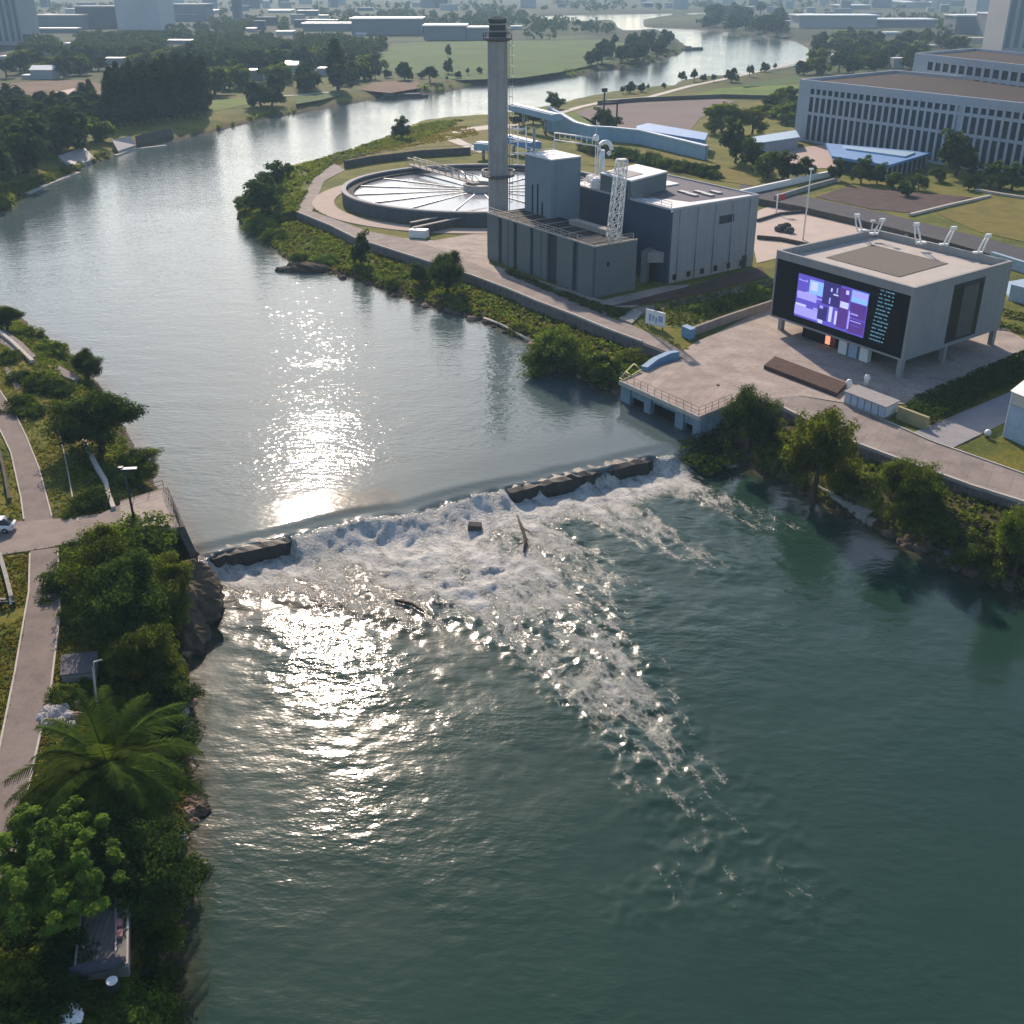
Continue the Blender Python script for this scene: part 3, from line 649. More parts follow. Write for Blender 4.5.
def boulder(name, c, r, seed, m, label, cat='boulder', group=None, flat=.7, n=12):
    V = []; Fs = []; rng = np.random.default_rng(seed); o = rng.random(3) * 50
    for i in range(n + 1):
        th = math.pi * i / n
        for k in range(2 * n):
            ph = math.pi * k / n; d = np.array([math.sin(th) * math.cos(ph), math.sin(th) * math.sin(ph), math.cos(th)])
            q = d * 1.5 + o; e = .45 + 1.05 * float(fbm(np.array([q[0] * 1.3 + q[2]]), np.array([q[1] * 1.3 - q[2] * .9]), seed, 4)[0])
            rr = r if isinstance(r, tuple) else (r, r, r * flat); V.append((c[0] + d[0] * rr[0] * e, c[1] + d[1] * rr[1] * e, c[2] + d[2] * rr[2] * e))
    for i in range(n):
        for k in range(2 * n): Fs.append((i * 2 * n + k, i * 2 * n + (k + 1) % (2 * n), (i + 1) * 2 * n + (k + 1) % (2 * n), (i + 1) * 2 * n + k))
    mb = MB(); mb.add(V, Fs); o = mb.build(name, m, None, (c[0], c[1], c[2])); return tag(o, label, cat, group)
X, Y, _ = P(188, 600, 0); boulder('rock_outcrop', (X - .6, Y, -.3), (3.4, 5.0, 3.3), 5, M_rock, 'big brown rock bank dropping to the water below the weir platform', 'rock', n=22)
X, Y, _ = P(196, 640, -1.5); boulder('rock_outcrop', (X - .9, Y, -1.8), (1.8, 2.4, 2.0), 6, M_rock, 'dark rock shelf at the water below the big brown rock bank', 'rock', n=16)
k = 0
for px, py, r, mm in ((189, 690, .5, 0), (193, 700, .7, 1), (187, 712, .6, 0), (192, 722, .45, 1), (186, 733, .7, 0), (190, 745, .55, 1), (196, 800, .8, 2), (203, 806, .9, 2), (198, 818, .5, 1), (192, 812, .6, 1), (186, 838, .5, 0), (178, 868, .6, 2), (172, 905, .7, 2), (169, 925, .8, 2), (166, 945, .5, 0), (164, 962, .45, 1), (160, 975, .6, 1), (167, 990, .4, 0), (163, 1003, .5, 1), (184, 665, .6, 2), (190, 655, .5, 1)):
    X, Y, _ = P(px, py, LOW + .5); boulder('boulder', (X - .4, Y, max(LOW, gz_at(X - .4, Y)) + .1), r, 60 + k, (M_pale, M_red, M_rock)[mm], ('pale rounded boulder on the left waterline below the weir', 'reddish boulder on the left waterline below the weir', 'dark wet boulder on the left waterline below the weir')[mm], group=('pale waterline boulders', 'reddish waterline boulders', 'dark waterline boulders')[mm]); k += 1
for px, py, r, mm in ((44, 718, .55, 0), (50, 712, .7, 0), (57, 714, .8, 0), (63, 709, .6, 0), (68, 716, .55, 0), (48, 724, .5, 0), (58, 723, .55, 0), (80, 704, .6, 1), (86, 712, .65, 1), (78, 716, .5, 1), (92, 718, .5, 1), (70, 726, .45, 0)):
    X, Y, _ = P(px, py); boulder('rubble_stone', (X, Y, gz_at(X, Y) + .15), r, 90 + k, (M_pale, M_red)[mm], ('broken pale stone in the rubble heap above the palm', 'reddish broken stone in the rubble heap above the palm')[mm], 'stone', ('pale rubble stones', 'reddish rubble stones')[mm]); k += 1

# flat-roofed hut below the platform, pole and pipe
X, Y, _ = P(79, 664); hu = thing('equipment_hut', (X, Y, LAND - .6), 'low hut with flat dark grey roof between the path and the trees', 'hut')
c4 = [P(x, y, LAND + .9)[:2] for x, y in ((61, 655), (98, 651), (96, 672), (60, 675))]
MB().prism([(a * .94 + X * .06, b * .94 + Y * .06) for a, b in c4], LAND - .8, LAND + .78).build('wall', M_conc, hu); MB().prism(c4, LAND + .78, LAND + .9).build('roof', mat('roof_felt', (.12, .115, .125), .9, .25, 1.2), hu)
pp = thing('white_post', P(98, 712), 'thin pale post standing between the hut and the palm', 'post')
a = P(98, 712); MB().tube([a, (a[0] + .2, a[1] + .3, LAND + 4.2)], [.12, .09], 8).build('shaft', M_kerb, pp); MB().tube([(a[0] + .2, a[1] + .3, LAND + 4.2), (a[0] + .4, a[1] + .3, LAND + 4.8), (a[0] + 1.1, a[1] + .3, LAND + 5.0)], .07, 6).build('arm', M_kerb, pp)
mb = MB(); X, Y, _ = P(86, 569); mb.box((X, Y, LAND + .6), (1.6, .3, .08), .2).tube([(X - .5, Y, LAND - .1), (X - .5, Y, LAND + .62)], .05, 5).tube([(X + .5, Y, LAND - .1), (X + .5, Y, LAND + .62)], .05, 5); tag(mb.build('white_bench', M_white), 'small white slab bench beside the path among bushes', 'bench')

# flat boat pulled up on the bank
Z = LAND + .1; X, Y, _ = P(101, 930); bt = thing('beached_boat', (X, Y, LAND - .3), 'grey flat-decked boat lying on the bank below the bright bushy tree', 'boat')
out = [P(x, y, Z + .55) for x, y in ((75, 969), (81, 911), (92, 884), (108, 878), (121, 882), (128, 909), (127.5, 964))]
MB().prism([p[:2] for p in out], Z - .5, Z + .42).build('hull', mat('boat_side', (.15, .14, .14), .7, .3, 1.0), bt)
dk = [P(x, y, Z + .55) for x, y in ((78, 967), (83, 912), (93, 887), (107, 881), (116, 884), (116.5, 966))]
MB().prism([p[:2] for p in dk], Z + .42, Z + .50).build('deck', mat('boat_deck', (.17, .15, .145), .85, .25, 1.2, bmp=.3, joints=(1.5, 4, .35)), bt)
MB().wall([p[:2] for p in out], Z + .36, Z + .66, .14, closed=True).build('gunwale', mat('boat_gunwale', (.30, .28, .27), .7, .2, 1), bt)
MB().wall([P(117, 884, Z)[:2], P(117.5, 966, Z)[:2]], Z + .42, Z + .62, .12).build('side_rail', mat('boat_gunwale', (.3, .28, .27)), bt)
for y0, c in ((929, 0), (940, 1)):
    a = P(121, y0, Z); MB().box((a[0], a[1], Z + .43), (.42, .6, .22), .2).build('cushion', mat('pink_cloth', (.42, .22, .2), .9, .2, 2), bt)
mb = MB(); a, b = Vector(P(71, 973, LAND + .6)), Vector(P(125, 961, LAND + .75)); mb.tube([a, a.lerp(b, .3) + Vector((0, 0, .08)), a.lerp(b, .7), b], [.36, .42, .38, .3], 12)
tag(mb.build('tarpaulin_roll', mat('blue_grey_tarp', (.055, .06, .075), .7, .3, 1.5, bmp=.4)), 'dark rolled tarpaulin lying across the end of the beached boat', 'tarpaulin')
X, Y, _ = P(113, 986); mb = MB(); mb.lathe((X, Y, LAND - .2), [(0, 0), (.36, 0), (.40, .6), (0, .61)], 20, 0).lathe((X, Y, LAND - .2), [(0, .611), (.34, .611), (.34, .69), (0, .70)], 20, 1); tag(mb.build('water_barrel', [M_dsteel, M_white]), 'dark barrel with white lid below the boat end', 'barrel')
X, Y, _ = P(72, 1018); boulder('plastic_sack', (X, Y, LAND + .2), .62, 140, mat('white_plastic', (.7, .71, .74), .35, .1, 2), 'white plastic sack by the walkway at bottom left', 'sack')
slab('walkway', [(39, 912), (49, 912), (40, 960), (30, 1024), (20, 1100), (2, 1100), (17, 1020), (30, 960)], LAND + .07, .3, mat('walkway_concrete', (.30, .28, .29), .9, .15, .6, bmp=.2, joints=(.1, 2, 2)))

# palm: arching feather fronds
def palm(px, py, spread, height, label):
    rng = np.random.default_rng(3); X, Y, _ = P(px, py); z = gz_at(X, Y); t = thing('palm_tree', (X, Y, z), label, 'palm tree')
    MB().tube([(X, Y, z - .3), (X + .1, Y, z + height * .5), (X, Y, z + height)], [.55, .42, .45], 10).build('trunk', BARK, t)
    nf = 64
    for i in range(nf):
        a = i * 2.39996 + rng.normal() * .12; e = 1.35 - 1.55 * (i / nf) ** .8; Lf = spread * (.82 + .3 * rng.random()); V = []; Fs = []
        p = np.array([0, 0, height - .1]); d = np.array([math.cos(a) * math.cos(e), math.sin(a) * math.cos(e), math.sin(e)]); n = 22; st = Lf / n
        side = np.array([-math.sin(a), math.cos(a), 0])
        for k in range(n):
            q = p + d * st; d = d + np.array([0, 0, -.062 - .02 * rng.random()]); d /= np.linalg.norm(d)
            w = .02 + .05 * (1 - k / n); b = len(V); up = np.cross(side, d)
            V += [p - side * w, p + side * w, q + side * w, q - side * w]; Fs.append((b, b + 1, b + 2, b + 3))
            if k > 1:
                ll = 1.15 * math.sin(math.pi * (.12 + .84 * k / n)) ** .7 * (.85 + .3 * rng.random())
                for sgn in (-1, 1):
                    for h in (0, .5):
                        c = p + (q - p) * h; tip = c + side * sgn * ll * .8 + d * ll * .62 + np.array([0, 0, -.10 - .2 * rng.random()]) * ll; wv = d * .085
                        b = len(V); V += [c - wv, c + wv, tip + wv * .3, tip - wv * .3]; Fs.append((b, b + 1, b + 2, b + 3))
            p = q
        me = fast_mesh('frond', np.array(V), Fs); me.materials.append(LF['palm']); link('frond', me, t)
palm(115, 800, 7.4, 4.4, 'large feather palm with arching fronds on the left bank')

# trees and bushes of the left bank, each traced
for a in (
    ('shade_tree', 'near_dark', 132, 640, 540, 'large dark leafy tree on the bank below the weir platform', .88),
    ('shade_tree', 'near_mid', 112, 600, 522, 'green tree behind the largest dark tree beside the crossing', .95),
    ('shade_tree', 'near_olive', 172, 632, 555, 'yellowish-green small tree leaning over the brown rock bank', .85),
    ('shade_tree', 'near_dark', 103, 452, 379, 'dark tree overhanging the upper pool on the left bank', 1.15),
    ('shade_tree', 'near_mid', 140, 480, 445, 'bright green low tree on the bank just above the weir railing', 1.2),
    ('shade_tree', 'near_feather', 150, 690, 606, 'feathery dark tree between hut and water on the left bank', .75),
    ('umbel_tree', 'clustered', 62, 925, 812, 'bright green tree with bunched leaf heads beside the lower path', 1.05),
    ('shade_tree', 'near_dark', 128, 905, 800, 'dark tree in the shade below the feather palm', 1.1),
    ('shade_tree', 'near_mid', 150, 930, 850, 'small green tree between the beached boat and the water', .9),
    ('shade_tree', 'near_dark', 88, 380, 345, 'dark pointed shrub tree at the upper left waterline', .9),
    ('shade_tree', 'near_dark', 8, 330, 302, 'dark tree at the left picture edge on the upper bank', 1.2),
):
    plant_px(a[0], a[1], a[2], a[3], a[4], a[5], wide=a[6])
for i, (kd, px, py, yt, lb) in enumerate((
    ('bush_mid', 30, 338, 324, 'green bush on the upper left waterline beside the gravel pad'), ('bush_bright', 52, 352, 338, 'light green bush between two dark upper bank trees'), ('bush_mid', 8, 360, 346, 'round bush at the picture edge above the path bend'),
    ('bush_mid', 42, 388, 368, 'green bush in the rough grass right of the path bend'), ('bush_dark', 26, 380, 366, 'small dark bush right of the path bend'), ('bush_dark', 56, 392, 376, 'dark bush just left of the overhanging dark tree'),
    ('bush_dark', 22, 410, 392, 'dark bush hugging the path bend'), ('bush_mid', 34, 414, 400, 'low green bush below the path bend'), ('bush_dark', 92, 503, 482, 'dark rounded bush beside the pale cracked wall'), ('bush_mid', 70, 517, 507, 'low bush on the corner of path and crossing'),
    ('bush_dark', 66, 590, 563, 'blue-green bush on the path edge below the crossing'), ('bush_dark', 78, 567, 545, 'dark bush behind the small white bench'), ('bush_dark', 88, 550, 528, 'very dark bush beside the lamp on the crossing corner'), ('bush_bright', 140, 545, 509, 'bright bush under the lamp on the platform corner'), ('bush_olive', 80, 616, 598, 'yellowish bush under the big dark tree near the path'),
    ('bush_mid', 66, 700, 678, 'low green bush between hut and rubble heap'), ('bush_mid', 84, 690, 675, 'green bush right below the hut roof'), ('bush_dark', 170, 702, 670, 'dark bush on the waterline slope above the palm'), ('bush_dark', 165, 740, 705, 'dark bush by the waterline boulders beside the palm'), ('bush_olive', 115, 720, 700, 'yellow-green bush behind the palm top'),
    ('bush_mid', 40, 805, 780, 'bush left of the palm on the path edge'), ('bush_dark', 30, 825, 800, 'small dark bush where the palm meets the path'), ('bush_bright', 26, 905, 860, 'bright bush on the path edge under the bunched-leaf tree'), ('bush_dark', 160, 880, 835, 'dark bush hanging over the water below the palm'), ('bush_dark', 183, 880, 850, 'twiggy dark bush reaching over the water'),
    ('bush_mid', 155, 945, 905, 'green bush at the waterline beside the boat'), ('bush_mid', 150, 990, 950, 'green bush at the waterline below the boat'), ('bush_bright', 130, 1022, 975, 'light green bush at the bottom edge by the water'), ('bush_bright', 100, 1030, 1000, 'light green bush at the bottom edge below the barrel'), ('bush_mid', 152, 1030, 985, 'green bush at the bottom right end of the bank'),
    ('bush_olive', 4, 985, 940, 'yellowish bush at the bottom left picture edge'), ('bush_bright', 4, 1035, 1000, 'bright bush in the bottom left corner'), ('bush_bright', 50, 1034, 1012, 'small bright bush at the foot of the walkway'), ('bush_dark', 15, 940, 905, 'dark bush between path and walkway'), ('bush_dark', 58, 960, 915, 'dark bush between the walkway and the boat'), ('bush_dark', 50, 1000, 955, 'dark bush in the shade right of the walkway'),
    ('bush_dark', 150, 800, 760, 'dark bush under the right fronds of the palm'), ('bush_dark', 80, 830, 790, 'dark bush under the left fronds of the palm'), ('bush_bright', 122, 478, 460, 'small light green bush at the head of the platform wall'))):
    plant_px('bush', kd, px, py, yt, lb, 'bush', wide=1.25)
# ================================================================== weir, pump house and the works on the right bank
class Frame:
    """box frame of a building from three of its corners: left front, front corner, right back"""
    def __init__(s, A, B, C):
        s.A, s.B, s.C = Vector((A[0], A[1])), Vector((B[0], B[1])), Vector((C[0], C[1]))
        s.U, s.V = (s.B - s.A).length, (s.C - s.B).length; s.e1 = (s.B - s.A) / s.U; s.e2 = (s.C - s.B) / s.V
        s.rz = math.atan2(s.e1.y, s.e1.x)
    def p(s, u, v, w): q = s.A + s.e1 * u + s.e2 * v; return (q.x, q.y, w)
    def box(s, mb, u0, u1, v0, v1, w0, w1, m=0):
        c = [(u0, v0), (u1, v0), (u1, v1), (u0, v1)]
        return mb.hexa([s.p(a, b, w0) for a, b in c], [s.p(a, b, w1) for a, b in c], m)
    def part(s, name, mats, parent, *boxes):
        mb = MB()
        for b in boxes: s.box(mb, *b)
        return mb.build(name, mats, parent)
    def thing(s, name, label, cat, z=LAND, group=None): return thing(name, s.p(s.U / 2, s.V / 2, z), label, cat, group)
def fr_px(a, b, c, z): return Frame(P(*a, z), P(*b, z), P(*c, z))

mat('dark_glass', (.010, .013, .018), .3, .2, 1, spec=.25)
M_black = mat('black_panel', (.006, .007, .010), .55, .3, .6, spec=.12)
# ---- weir sills (the two stretches of old masonry that stand out of the water)
M_wet = mat('wet_weir_stone', (.017, .015, .011), .5, .6, 1.3, bmp=1.0)
def sill(s0, s1, label, sd_):
    mb = MB(); n = int((s1 - s0) / .7); rng = np.random.default_rng(sd_); prof = [(-.6, -1.5), (-.5, -.30), (.0, .10), (1.2, .06), (2.0, -.22), (2.3, -1.3), (2.4, -2.8)]; V = []; k = len(prof); Fs = []
    for i in range(n + 1):
        s_ = s0 + (s1 - s0) * i / n; e = min(1, min(i, n - i) / 2.0 + .25); j = rng.normal() * .09
        for d, z in prof: q = WA + WT * s_ + WN * (d * (.8 + .2 * e) + j); V.append((q[0], q[1], -.48 + z * (e if z > 0 else 1) + rng.normal() * .06 - (1 - e) * .35))
    for i in range(n):
        for q in range(k - 1): Fs.append((i * k + q, i * k + k + q, i * k + k + q + 1, i * k + q + 1))
    Fs += [tuple(range(k)), tuple(n * k + q for q in range(k))][:2]
    mb.add(V, Fs); return tag(mb.build('weir_sill', M_wet), label, 'weir')
sill(-.2, 9.8, 'wet stone weir sill between the platform and the breach', 1)
sill(WLEN * .60, WLEN * .945, 'long brown stone weir sill leading to the pump house', 2)
X, Y, _ = P(475, 527, LOW + .3); mb = MB(); mb.hexa([(X - .9, Y - .5, LOW - .6), (X + .8, Y - .6, LOW - .6), (X + .9, Y + .5, LOW - .6), (X - .8, Y + .5, LOW - .6)], [(X - .85, Y - .45, LOW + .75), (X + .8, Y - .5, LOW + .6), (X + .8, Y + .5, LOW + .7), (X - .75, Y + .45, LOW + .85)])
tag(mb.build('concrete_lump', M_dconc), 'dark squarish block standing in the foam below the weir', 'block')
a = [P(x, y, LOW + .45) for x, y in ((517, 515), (522, 527), (526, 540), (524, 552))]; mb = MB(); mb.tube(a, [.1, .16, .2, .12], 6).tube([a[1], P(533, 535, LOW + .8)], [.1, .04], 5).tube([a[2], P(515, 548, LOW + .6)], [.09, .04], 5)
tag(mb.build('driftwood', BARK), 'forked dark driftwood caught in the white water right of the block', 'driftwood')
a = [P(x, y, LOW + .3) for x, y in ((395, 600), (412, 604), (424, 612))]; mb = MB(); mb.tube(a, [.16, .2, .1], 6); tag(mb.build('driftwood', BARK), 'short dark log in the shallow water left of the white tongue', 'driftwood')

# ---- pump house (intake) with deck and railing
M_blue = mat('blue_grey_concrete', (.22, .30, .36), .85, .2, .7, bmp=.25, streak=.55)
ph = thing('pump_house', P(660, 395), 'low blue-grey intake house with dark openings at the right end of the weir', 'intake')
d0, d1, d2, d3, d4 = P(620, 381), P(700, 417), P(737, 402), P(688, 358), P(645, 370)
MB().prism([q[:2] for q in (d0, d1, d2, d3, d4)], LAND - .45, LAND + .08).build('deck', mat('deck_concrete', (.36, .30, .262), .88, .28, .5, bmp=.2, joints=(.45, 1.6, 40)), ph)
fp = Frame(d0, d1, (d1[0] + (d2[0] - d1[0]), d1[1] + (d2[1] - d1[1])))
U_, V_ = fp.U, fp.V
MB().wall([d0[:2], d1[:2]], LAND - .5, LAND + .10, .5).build('edge_beam', M_kerb, ph)
for u0, u1 in ((.0, .13), (.31, .40), (.70, .80), (.91, 1.0)): fp.part('pier', M_blue, ph, (u0 * U_ + .05, u1 * U_ - .05, .25, 2.2, -5, LAND - .46))
fp.part('shade_panel', M_black, ph, (.13 * U_, .31 * U_, 1.2, 1.5, -5, LAND - 1.91), (.40 * U_, .70 * U_, 1.2, 1.5, -5, LAND - 1.31), (.80 * U_, .91 * U_, 1.2, 1.5, -5, LAND - 2.01))  # black panels stand in for the shade inside the openings
fp.part('lintel', M_blue, ph, (.13 * U_, .31 * U_, .5, 2.0, LAND - 1.9, LAND - .47), (.40 * U_, .70 * U_, .5, 2.0, LAND - 1.3, LAND - .47), (.80 * U_, .91 * U_, .5, 2.0, LAND - 2.0, LAND - .47))
fp.part('side_wall', M_blue, ph, (U_ - .7, U_ - .04, 2.2, V_ + 3, -5, LAND - .46)); fp.part('side_wall', M_blue, ph, (.04, .7, 2.2, 8, -5, LAND - .46)); fp.part('back_wall', M_dconc, ph, (.7, U_ - .7, 5.0, 5.6, -5, LAND - .46))
M_rust = mat('rusty_rail', (.24, .19, .17), .7, .3, 3)
e1 = Vector((d1[0] - d0[0], d1[1] - d0[1], 0)).normalized() * .15
railing('railing', [Vector((d0[0], d0[1], LAND + .1)) + Vector((.1, .25, 0)), Vector((d1[0], d1[1], LAND + .1)) + Vector((-.15, .3, 0)), P(731, 402, LAND + .1)], 1.2, 'faded brown railing along the river edge of the intake deck', M_rust, 1.5)
mb = MB(); c = [P(x, y) for x, y in ((644, 371), (655, 364), (668, 359), (677, 357.5))]; mb.wall(c, LAND - 1.5, [LAND + .7, LAND + .95, LAND + 1.1, LAND + 1.1], 1.1)
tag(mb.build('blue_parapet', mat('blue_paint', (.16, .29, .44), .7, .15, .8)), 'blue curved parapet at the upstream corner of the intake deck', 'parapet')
g = thing('ladder_frame', P(630, 372), 'yellow-green pipe frame at the upstream corner of the intake', 'frame'); M_yel = mat('yellow_green_paint', (.42, .40, .13), .6, .15, 2)
q = lambda x, y, z: P(x, y, z)
for a, b in (((620, 378, 3.3), (634, 364, 4.2)), ((623, 381, 3.3), (641, 370, 3.6)), ((634, 364, 4.2), (641, 370, 3.6)), ((626, 372, 3.7), (632, 376, 3.5)), ((620, 378, 3.3), (623, 381, 3.3))): MB().tube([q(*a), q(*b)], .13, 6).build('rail', M_yel, g)

# ---- promenade, yard, plaza, lower path
M_prom = mat('promenade_paving', (.27, .232, .208), .88, .28, .4, bmp=.2, joints=(.5, 2.5, 5))
PROM_UP = [(683, 351), (658, 337), (632, 325), (596, 313), (557, 296), (506, 277), (450, 253), (409, 239), (368, 231), (312, 211), (324, 181), (345, 170), (335, 163), (313, 179)]
slab('promenade', PROM[1:] + PROM_UP, LAND + .06, 1.2, M_prom)
slab('yard', [(388, 236.5), (433, 240.5), (478, 233), (489, 231), (489, 264), (602, 300), (664, 286), (690, 284), (672, 297), (620, 310), (600, 316), (560, 300), (509, 280), (452, 255), (409, 240.5)], LAND + .045, .4, M_pave)
tag(MB().wall(PP(PROM[1:-1]), LAND - .1, LAND + .24, .4).build('kerb', M_kerb), kind='structure')
M_stone = mat('masonry_wall', (.20, .17, .165), .95, .35, .9, bmp=.7, joints=(0, 1.1, .5), streak=.4)
tag(MB().wall([P(*p) for p in PROM[1:]], -1.5, LAND - .12, .8).build('retaining_wall', M_stone), 'stone retaining wall carrying the promenade above the upper pool', 'wall')
slab('river_path', PROM_LOW + [(1700, 735), (1300, 580), (1100, 505), (1024, 475), (931, 442), (845, 404), (800, 396), (737, 385)], LAND + .06, 1.0, M_prom)
tag(MB().wall(PP(PROM_LOW[2:]), LAND - .1, LAND + .3, .4).build('kerb', M_kerb), kind='structure')
tag(MB().wall(PP([(845, 403), (931, 441), (1024, 474), (1100, 504), (1300, 579), (1700, 734)]), LAND - .1, LAND + .14, .25).build('kerb', M_kerb), kind='structure')
tag(MB().wall([P(*p) for p in PROM_LOW[2:]], -1.4, LAND - .12, .8).build('retaining_wall', M_stone), 'stone retaining wall carrying the path above the lower river', 'wall')
slab('plaza', [(688, 359.5), (683, 350), (700, 340), (722, 330), (777, 303), (1000, 325), (1034, 345), (905, 404), (846, 403), (800, 395.5), (737, 401)], LAND + .068, .5, M_pave)
slab('side_path', [(914, 432), (952, 448), (1040, 405), (1040, 378), (1010, 392)], LAND + .05, .4, mat('grey_paving', (.28, .27, .28), .9, .15, .5, bmp=.2))

tag(MB().prism([P(x, y, LAND + .7)[:2] for x, y in ((764, 365), (775, 356), (847, 383), (837, 393))], LAND, LAND + .7).build('planter_bed', mat('dark_brick', (.10, .065, .055), .9, .35, 1.2, bmp=.6, joints=(.6, .9, .45))), 'long low dark brick bed on the plaza below the screen building', 'planter')
kk = thing('glass_kiosk', P(868, 405), 'long low pale blue panelled kiosk beside the river path', 'kiosk'); fk = fr_px((843, 404), (884, 420.5), (897, 414), LAND)
fk.part('base', M_conc, kk, (0, fk.U, 0, fk.V, LAND, LAND + .35)); fk.part('roof', mat('kiosk_roof', (.30, .29, .28), .8, .15, 1), kk, (-.1, fk.U + .1, -.1, fk.V + .1, LAND + 1.85, LAND + 2.0))
M_pblue = mat('pale_blue_panel', (.34, .45, .56), .45, .25, 1.4)
n = 6
for i in range(n): fk.part('panel', M_pblue, kk, (fk.U * i / n + .08, fk.U * (i + 1) / n - .08, .02, .12, LAND + .36, LAND + 1.84))
fk.part('inner_wall', M_white, kk, (.1, fk.U - .1, .3, fk.V - .1, LAND + .36, LAND + 1.84))
for px, py in ((848, 391), (866, 386)): X, Y, _ = P(px, py); mb = MB(); mb.lathe((X, Y, LAND), [(0, 0), (.35, 0), (.35, 1.0), (.5, 1.3), (.3, 1.75), (0, 1.85)], 12, smooth=True); tag(mb.build('bollard_lamp', M_white), 'white bollard lamp behind the kiosk beside the dark brick bed' if px < 850 else 'white bollard lamp behind the middle of the kiosk', 'bollard')

def hedge(name, poly, h, label, m='dark', seed=1, dens=14, leaf=.16, zb=LAND):
    rng = np.random.default_rng(seed); pl = [q[:2] for q in poly]; xs = [q[0] for q in pl]; ys = [q[1] for q in pl]; A = (max(xs) - min(xs)) * (max(ys) - min(ys)); n = int(A * dens)
    x = rng.uniform(min(xs), max(xs), n); y = rng.uniform(min(ys), max(ys), n); k = inside(x, y, pl); x, y = x[k], y[k]
    top = h * (.82 + .3 * fbm(x * .5, y * .5, seed, 3)); z = zb + top * np.where(rng.random(len(x)) < .6, .92, rng.random(len(x)))
    cx, cy = float(np.mean(xs)), float(np.mean(ys)); V, Fq = leaves(np.stack([x - cx, y - cy, z - zb], -1), 7, (.25, .25, .16), leaf, rng, out=.1, up=.8, mid=(0, 0, -5))
    me = fast_mesh(name, V, Fq); me.materials.append(LF[m]); return tag(link(name, me, None, (cx, cy, zb)), label, 'hedge')
hedge('hedge', PP([(898, 416), (926, 428), (1034, 376), (1034, 352), (916, 402)]), 1.3, 'broad dark clipped hedge between the screen building and the grey side path', seed=3)
f = fr_px((896, 418.5), (926, 430), (929, 428.5), LAND); tag(f.part('hedge_wall', mat('tan_panel', (.34, .30, .16), .85, .15, 1), None, (0, f.U, 0, .5, LAND - .1, LAND + 1.75)), 'tan retaining panel closing the end of the broad hedge', 'wall')
# white booth at the right edge, globe lamp in front
f = fr_px((1002, 437), (1052, 460), (1066, 446), LAND); h = ztop(*P(1002, 437)[:2], 391) - LAND; bo = f.thing('white_booth', 'white panelled booth with pitched canopy at the right picture edge', 'booth')
for u, v in ((0, 0), (f.U - .15, 0), (0, f.V - .15), (f.U - .15, f.V - .15)): f.part('post', M_white, bo, (u, u + .15, v, v + .15, LAND, LAND + h))
f.part('wall', M_pblue, bo, (.15, f.U - .15, .05, .1, LAND + .1, LAND + h * .72)); f.part('wall', M_pblue, bo, (.05, .1, .15, f.V - .15, LAND + .1, LAND + h * .72))
f.part('window_band', mat('frosted_glass', (.5, .5, .46), .3, .1, 1), bo, (.15, f.U - .15, .05, .1, LAND + h * .74, LAND + h)); f.part('window_band', mat('frosted_glass', (.5, .5, .46), .3), bo, (.05, .1, .15, f.V - .15, LAND + h * .74, LAND + h))
mb = MB(); q = [f.p(-.2, -.2, LAND + h), f.p(f.U + .2, -.2, LAND + h), f.p(f.U + .2, f.V + .2, LAND + h), f.p(-.2, f.V + .2, LAND + h), f.p(f.U / 2, f.V / 2, LAND + h + 1.2)]; mb.add(q, [(0, 1, 4), (1, 2, 4), (2, 3, 4), (3, 0, 4), (3, 2, 1, 0)]); mb.build('canopy', M_white, bo)
X, Y, _ = P(987, 437); gl = thing('globe_lamp', (X, Y, LAND), 'white globe lamp standing low on the lawn before the booth', 'lamp'); MB().lathe((X, Y, LAND - .05), [(0, 0), (.3, 0), (.2, .25), (0, .25)], 12).build('base', M_dsteel, gl)
MB().lathe((X, Y, LAND + .62), [(0, -.45)] + [(.45 * math.cos(a), .45 * math.sin(a)) for a in (-1.2, -.8, -.4, 0, .4, .8, 1.2)] + [(0, .45)], 16, smooth=True).build('globe', M_white, gl)

# ---- screen building
ZT = LAND + 13.9; ZB = LAND + 2.7; f = fr_px((777, 250), (915, 288), (1013, 261), ZT); U, V = f.U, f.V; HH = ZT - ZB
sb = f.thing('screen_building', 'grey box building on short legs with a big LED screen on its dark front', 'building')
M_sgrey = mat('grey_render', (.30, .30, .30), .8, .1, .3, bmp=.1, streak=.25); M_black = mat('black_panel', (.006, .007, .010), .55, .3, .6, spec=.12)
f.part('wall', M_sgrey, sb, (0, U, .35, V, ZB, ZT - 1.3))
f.part('parapet', M_sgrey, sb, (0, U, 0, .55, ZT - 1.29, ZT), (0, .55, .55, V - .55, ZT - 1.29, ZT), (U - .55, U, .55, V - .55, ZT - 1.29, ZT), (0, U, V - .55, V, ZT - 1.29, ZT))
f.part('front_frame', M_sgrey, sb, (0, .35, 0, .349, ZB, ZT - 1.291), (U - .45, U, 0, .349, ZB, ZT - 1.291), (.35, U - .45, 0, .349, ZB, ZB + .3))
f.part('roof', mat('roof_screed', (.46, .42, .38), .9, .12, .4), sb, (.56, U - .56, .56, V - .56, ZT - 1.295, ZT - 1.2))
r4 = [P(x, y, ZT - 1.15)[:2] for x, y in ((826, 257.5), (899, 277), (948, 263.5), (873, 245))]; MB().prism(r4, ZT - 1.19, ZT - 1.10).build('roof_mat', mat('roof_gravel', (.17, .15, .13), .95, .25, 2.5, bmp=.5), sb)
pn = f.part('front_panel', M_black, sb, (.36, U - .46, .1, .34, ZB + .31, ZT - 1.30))
u0, u1, w0, w1 = U * .19, U * .715, ZB + HH * .13, ZB + HH * .76
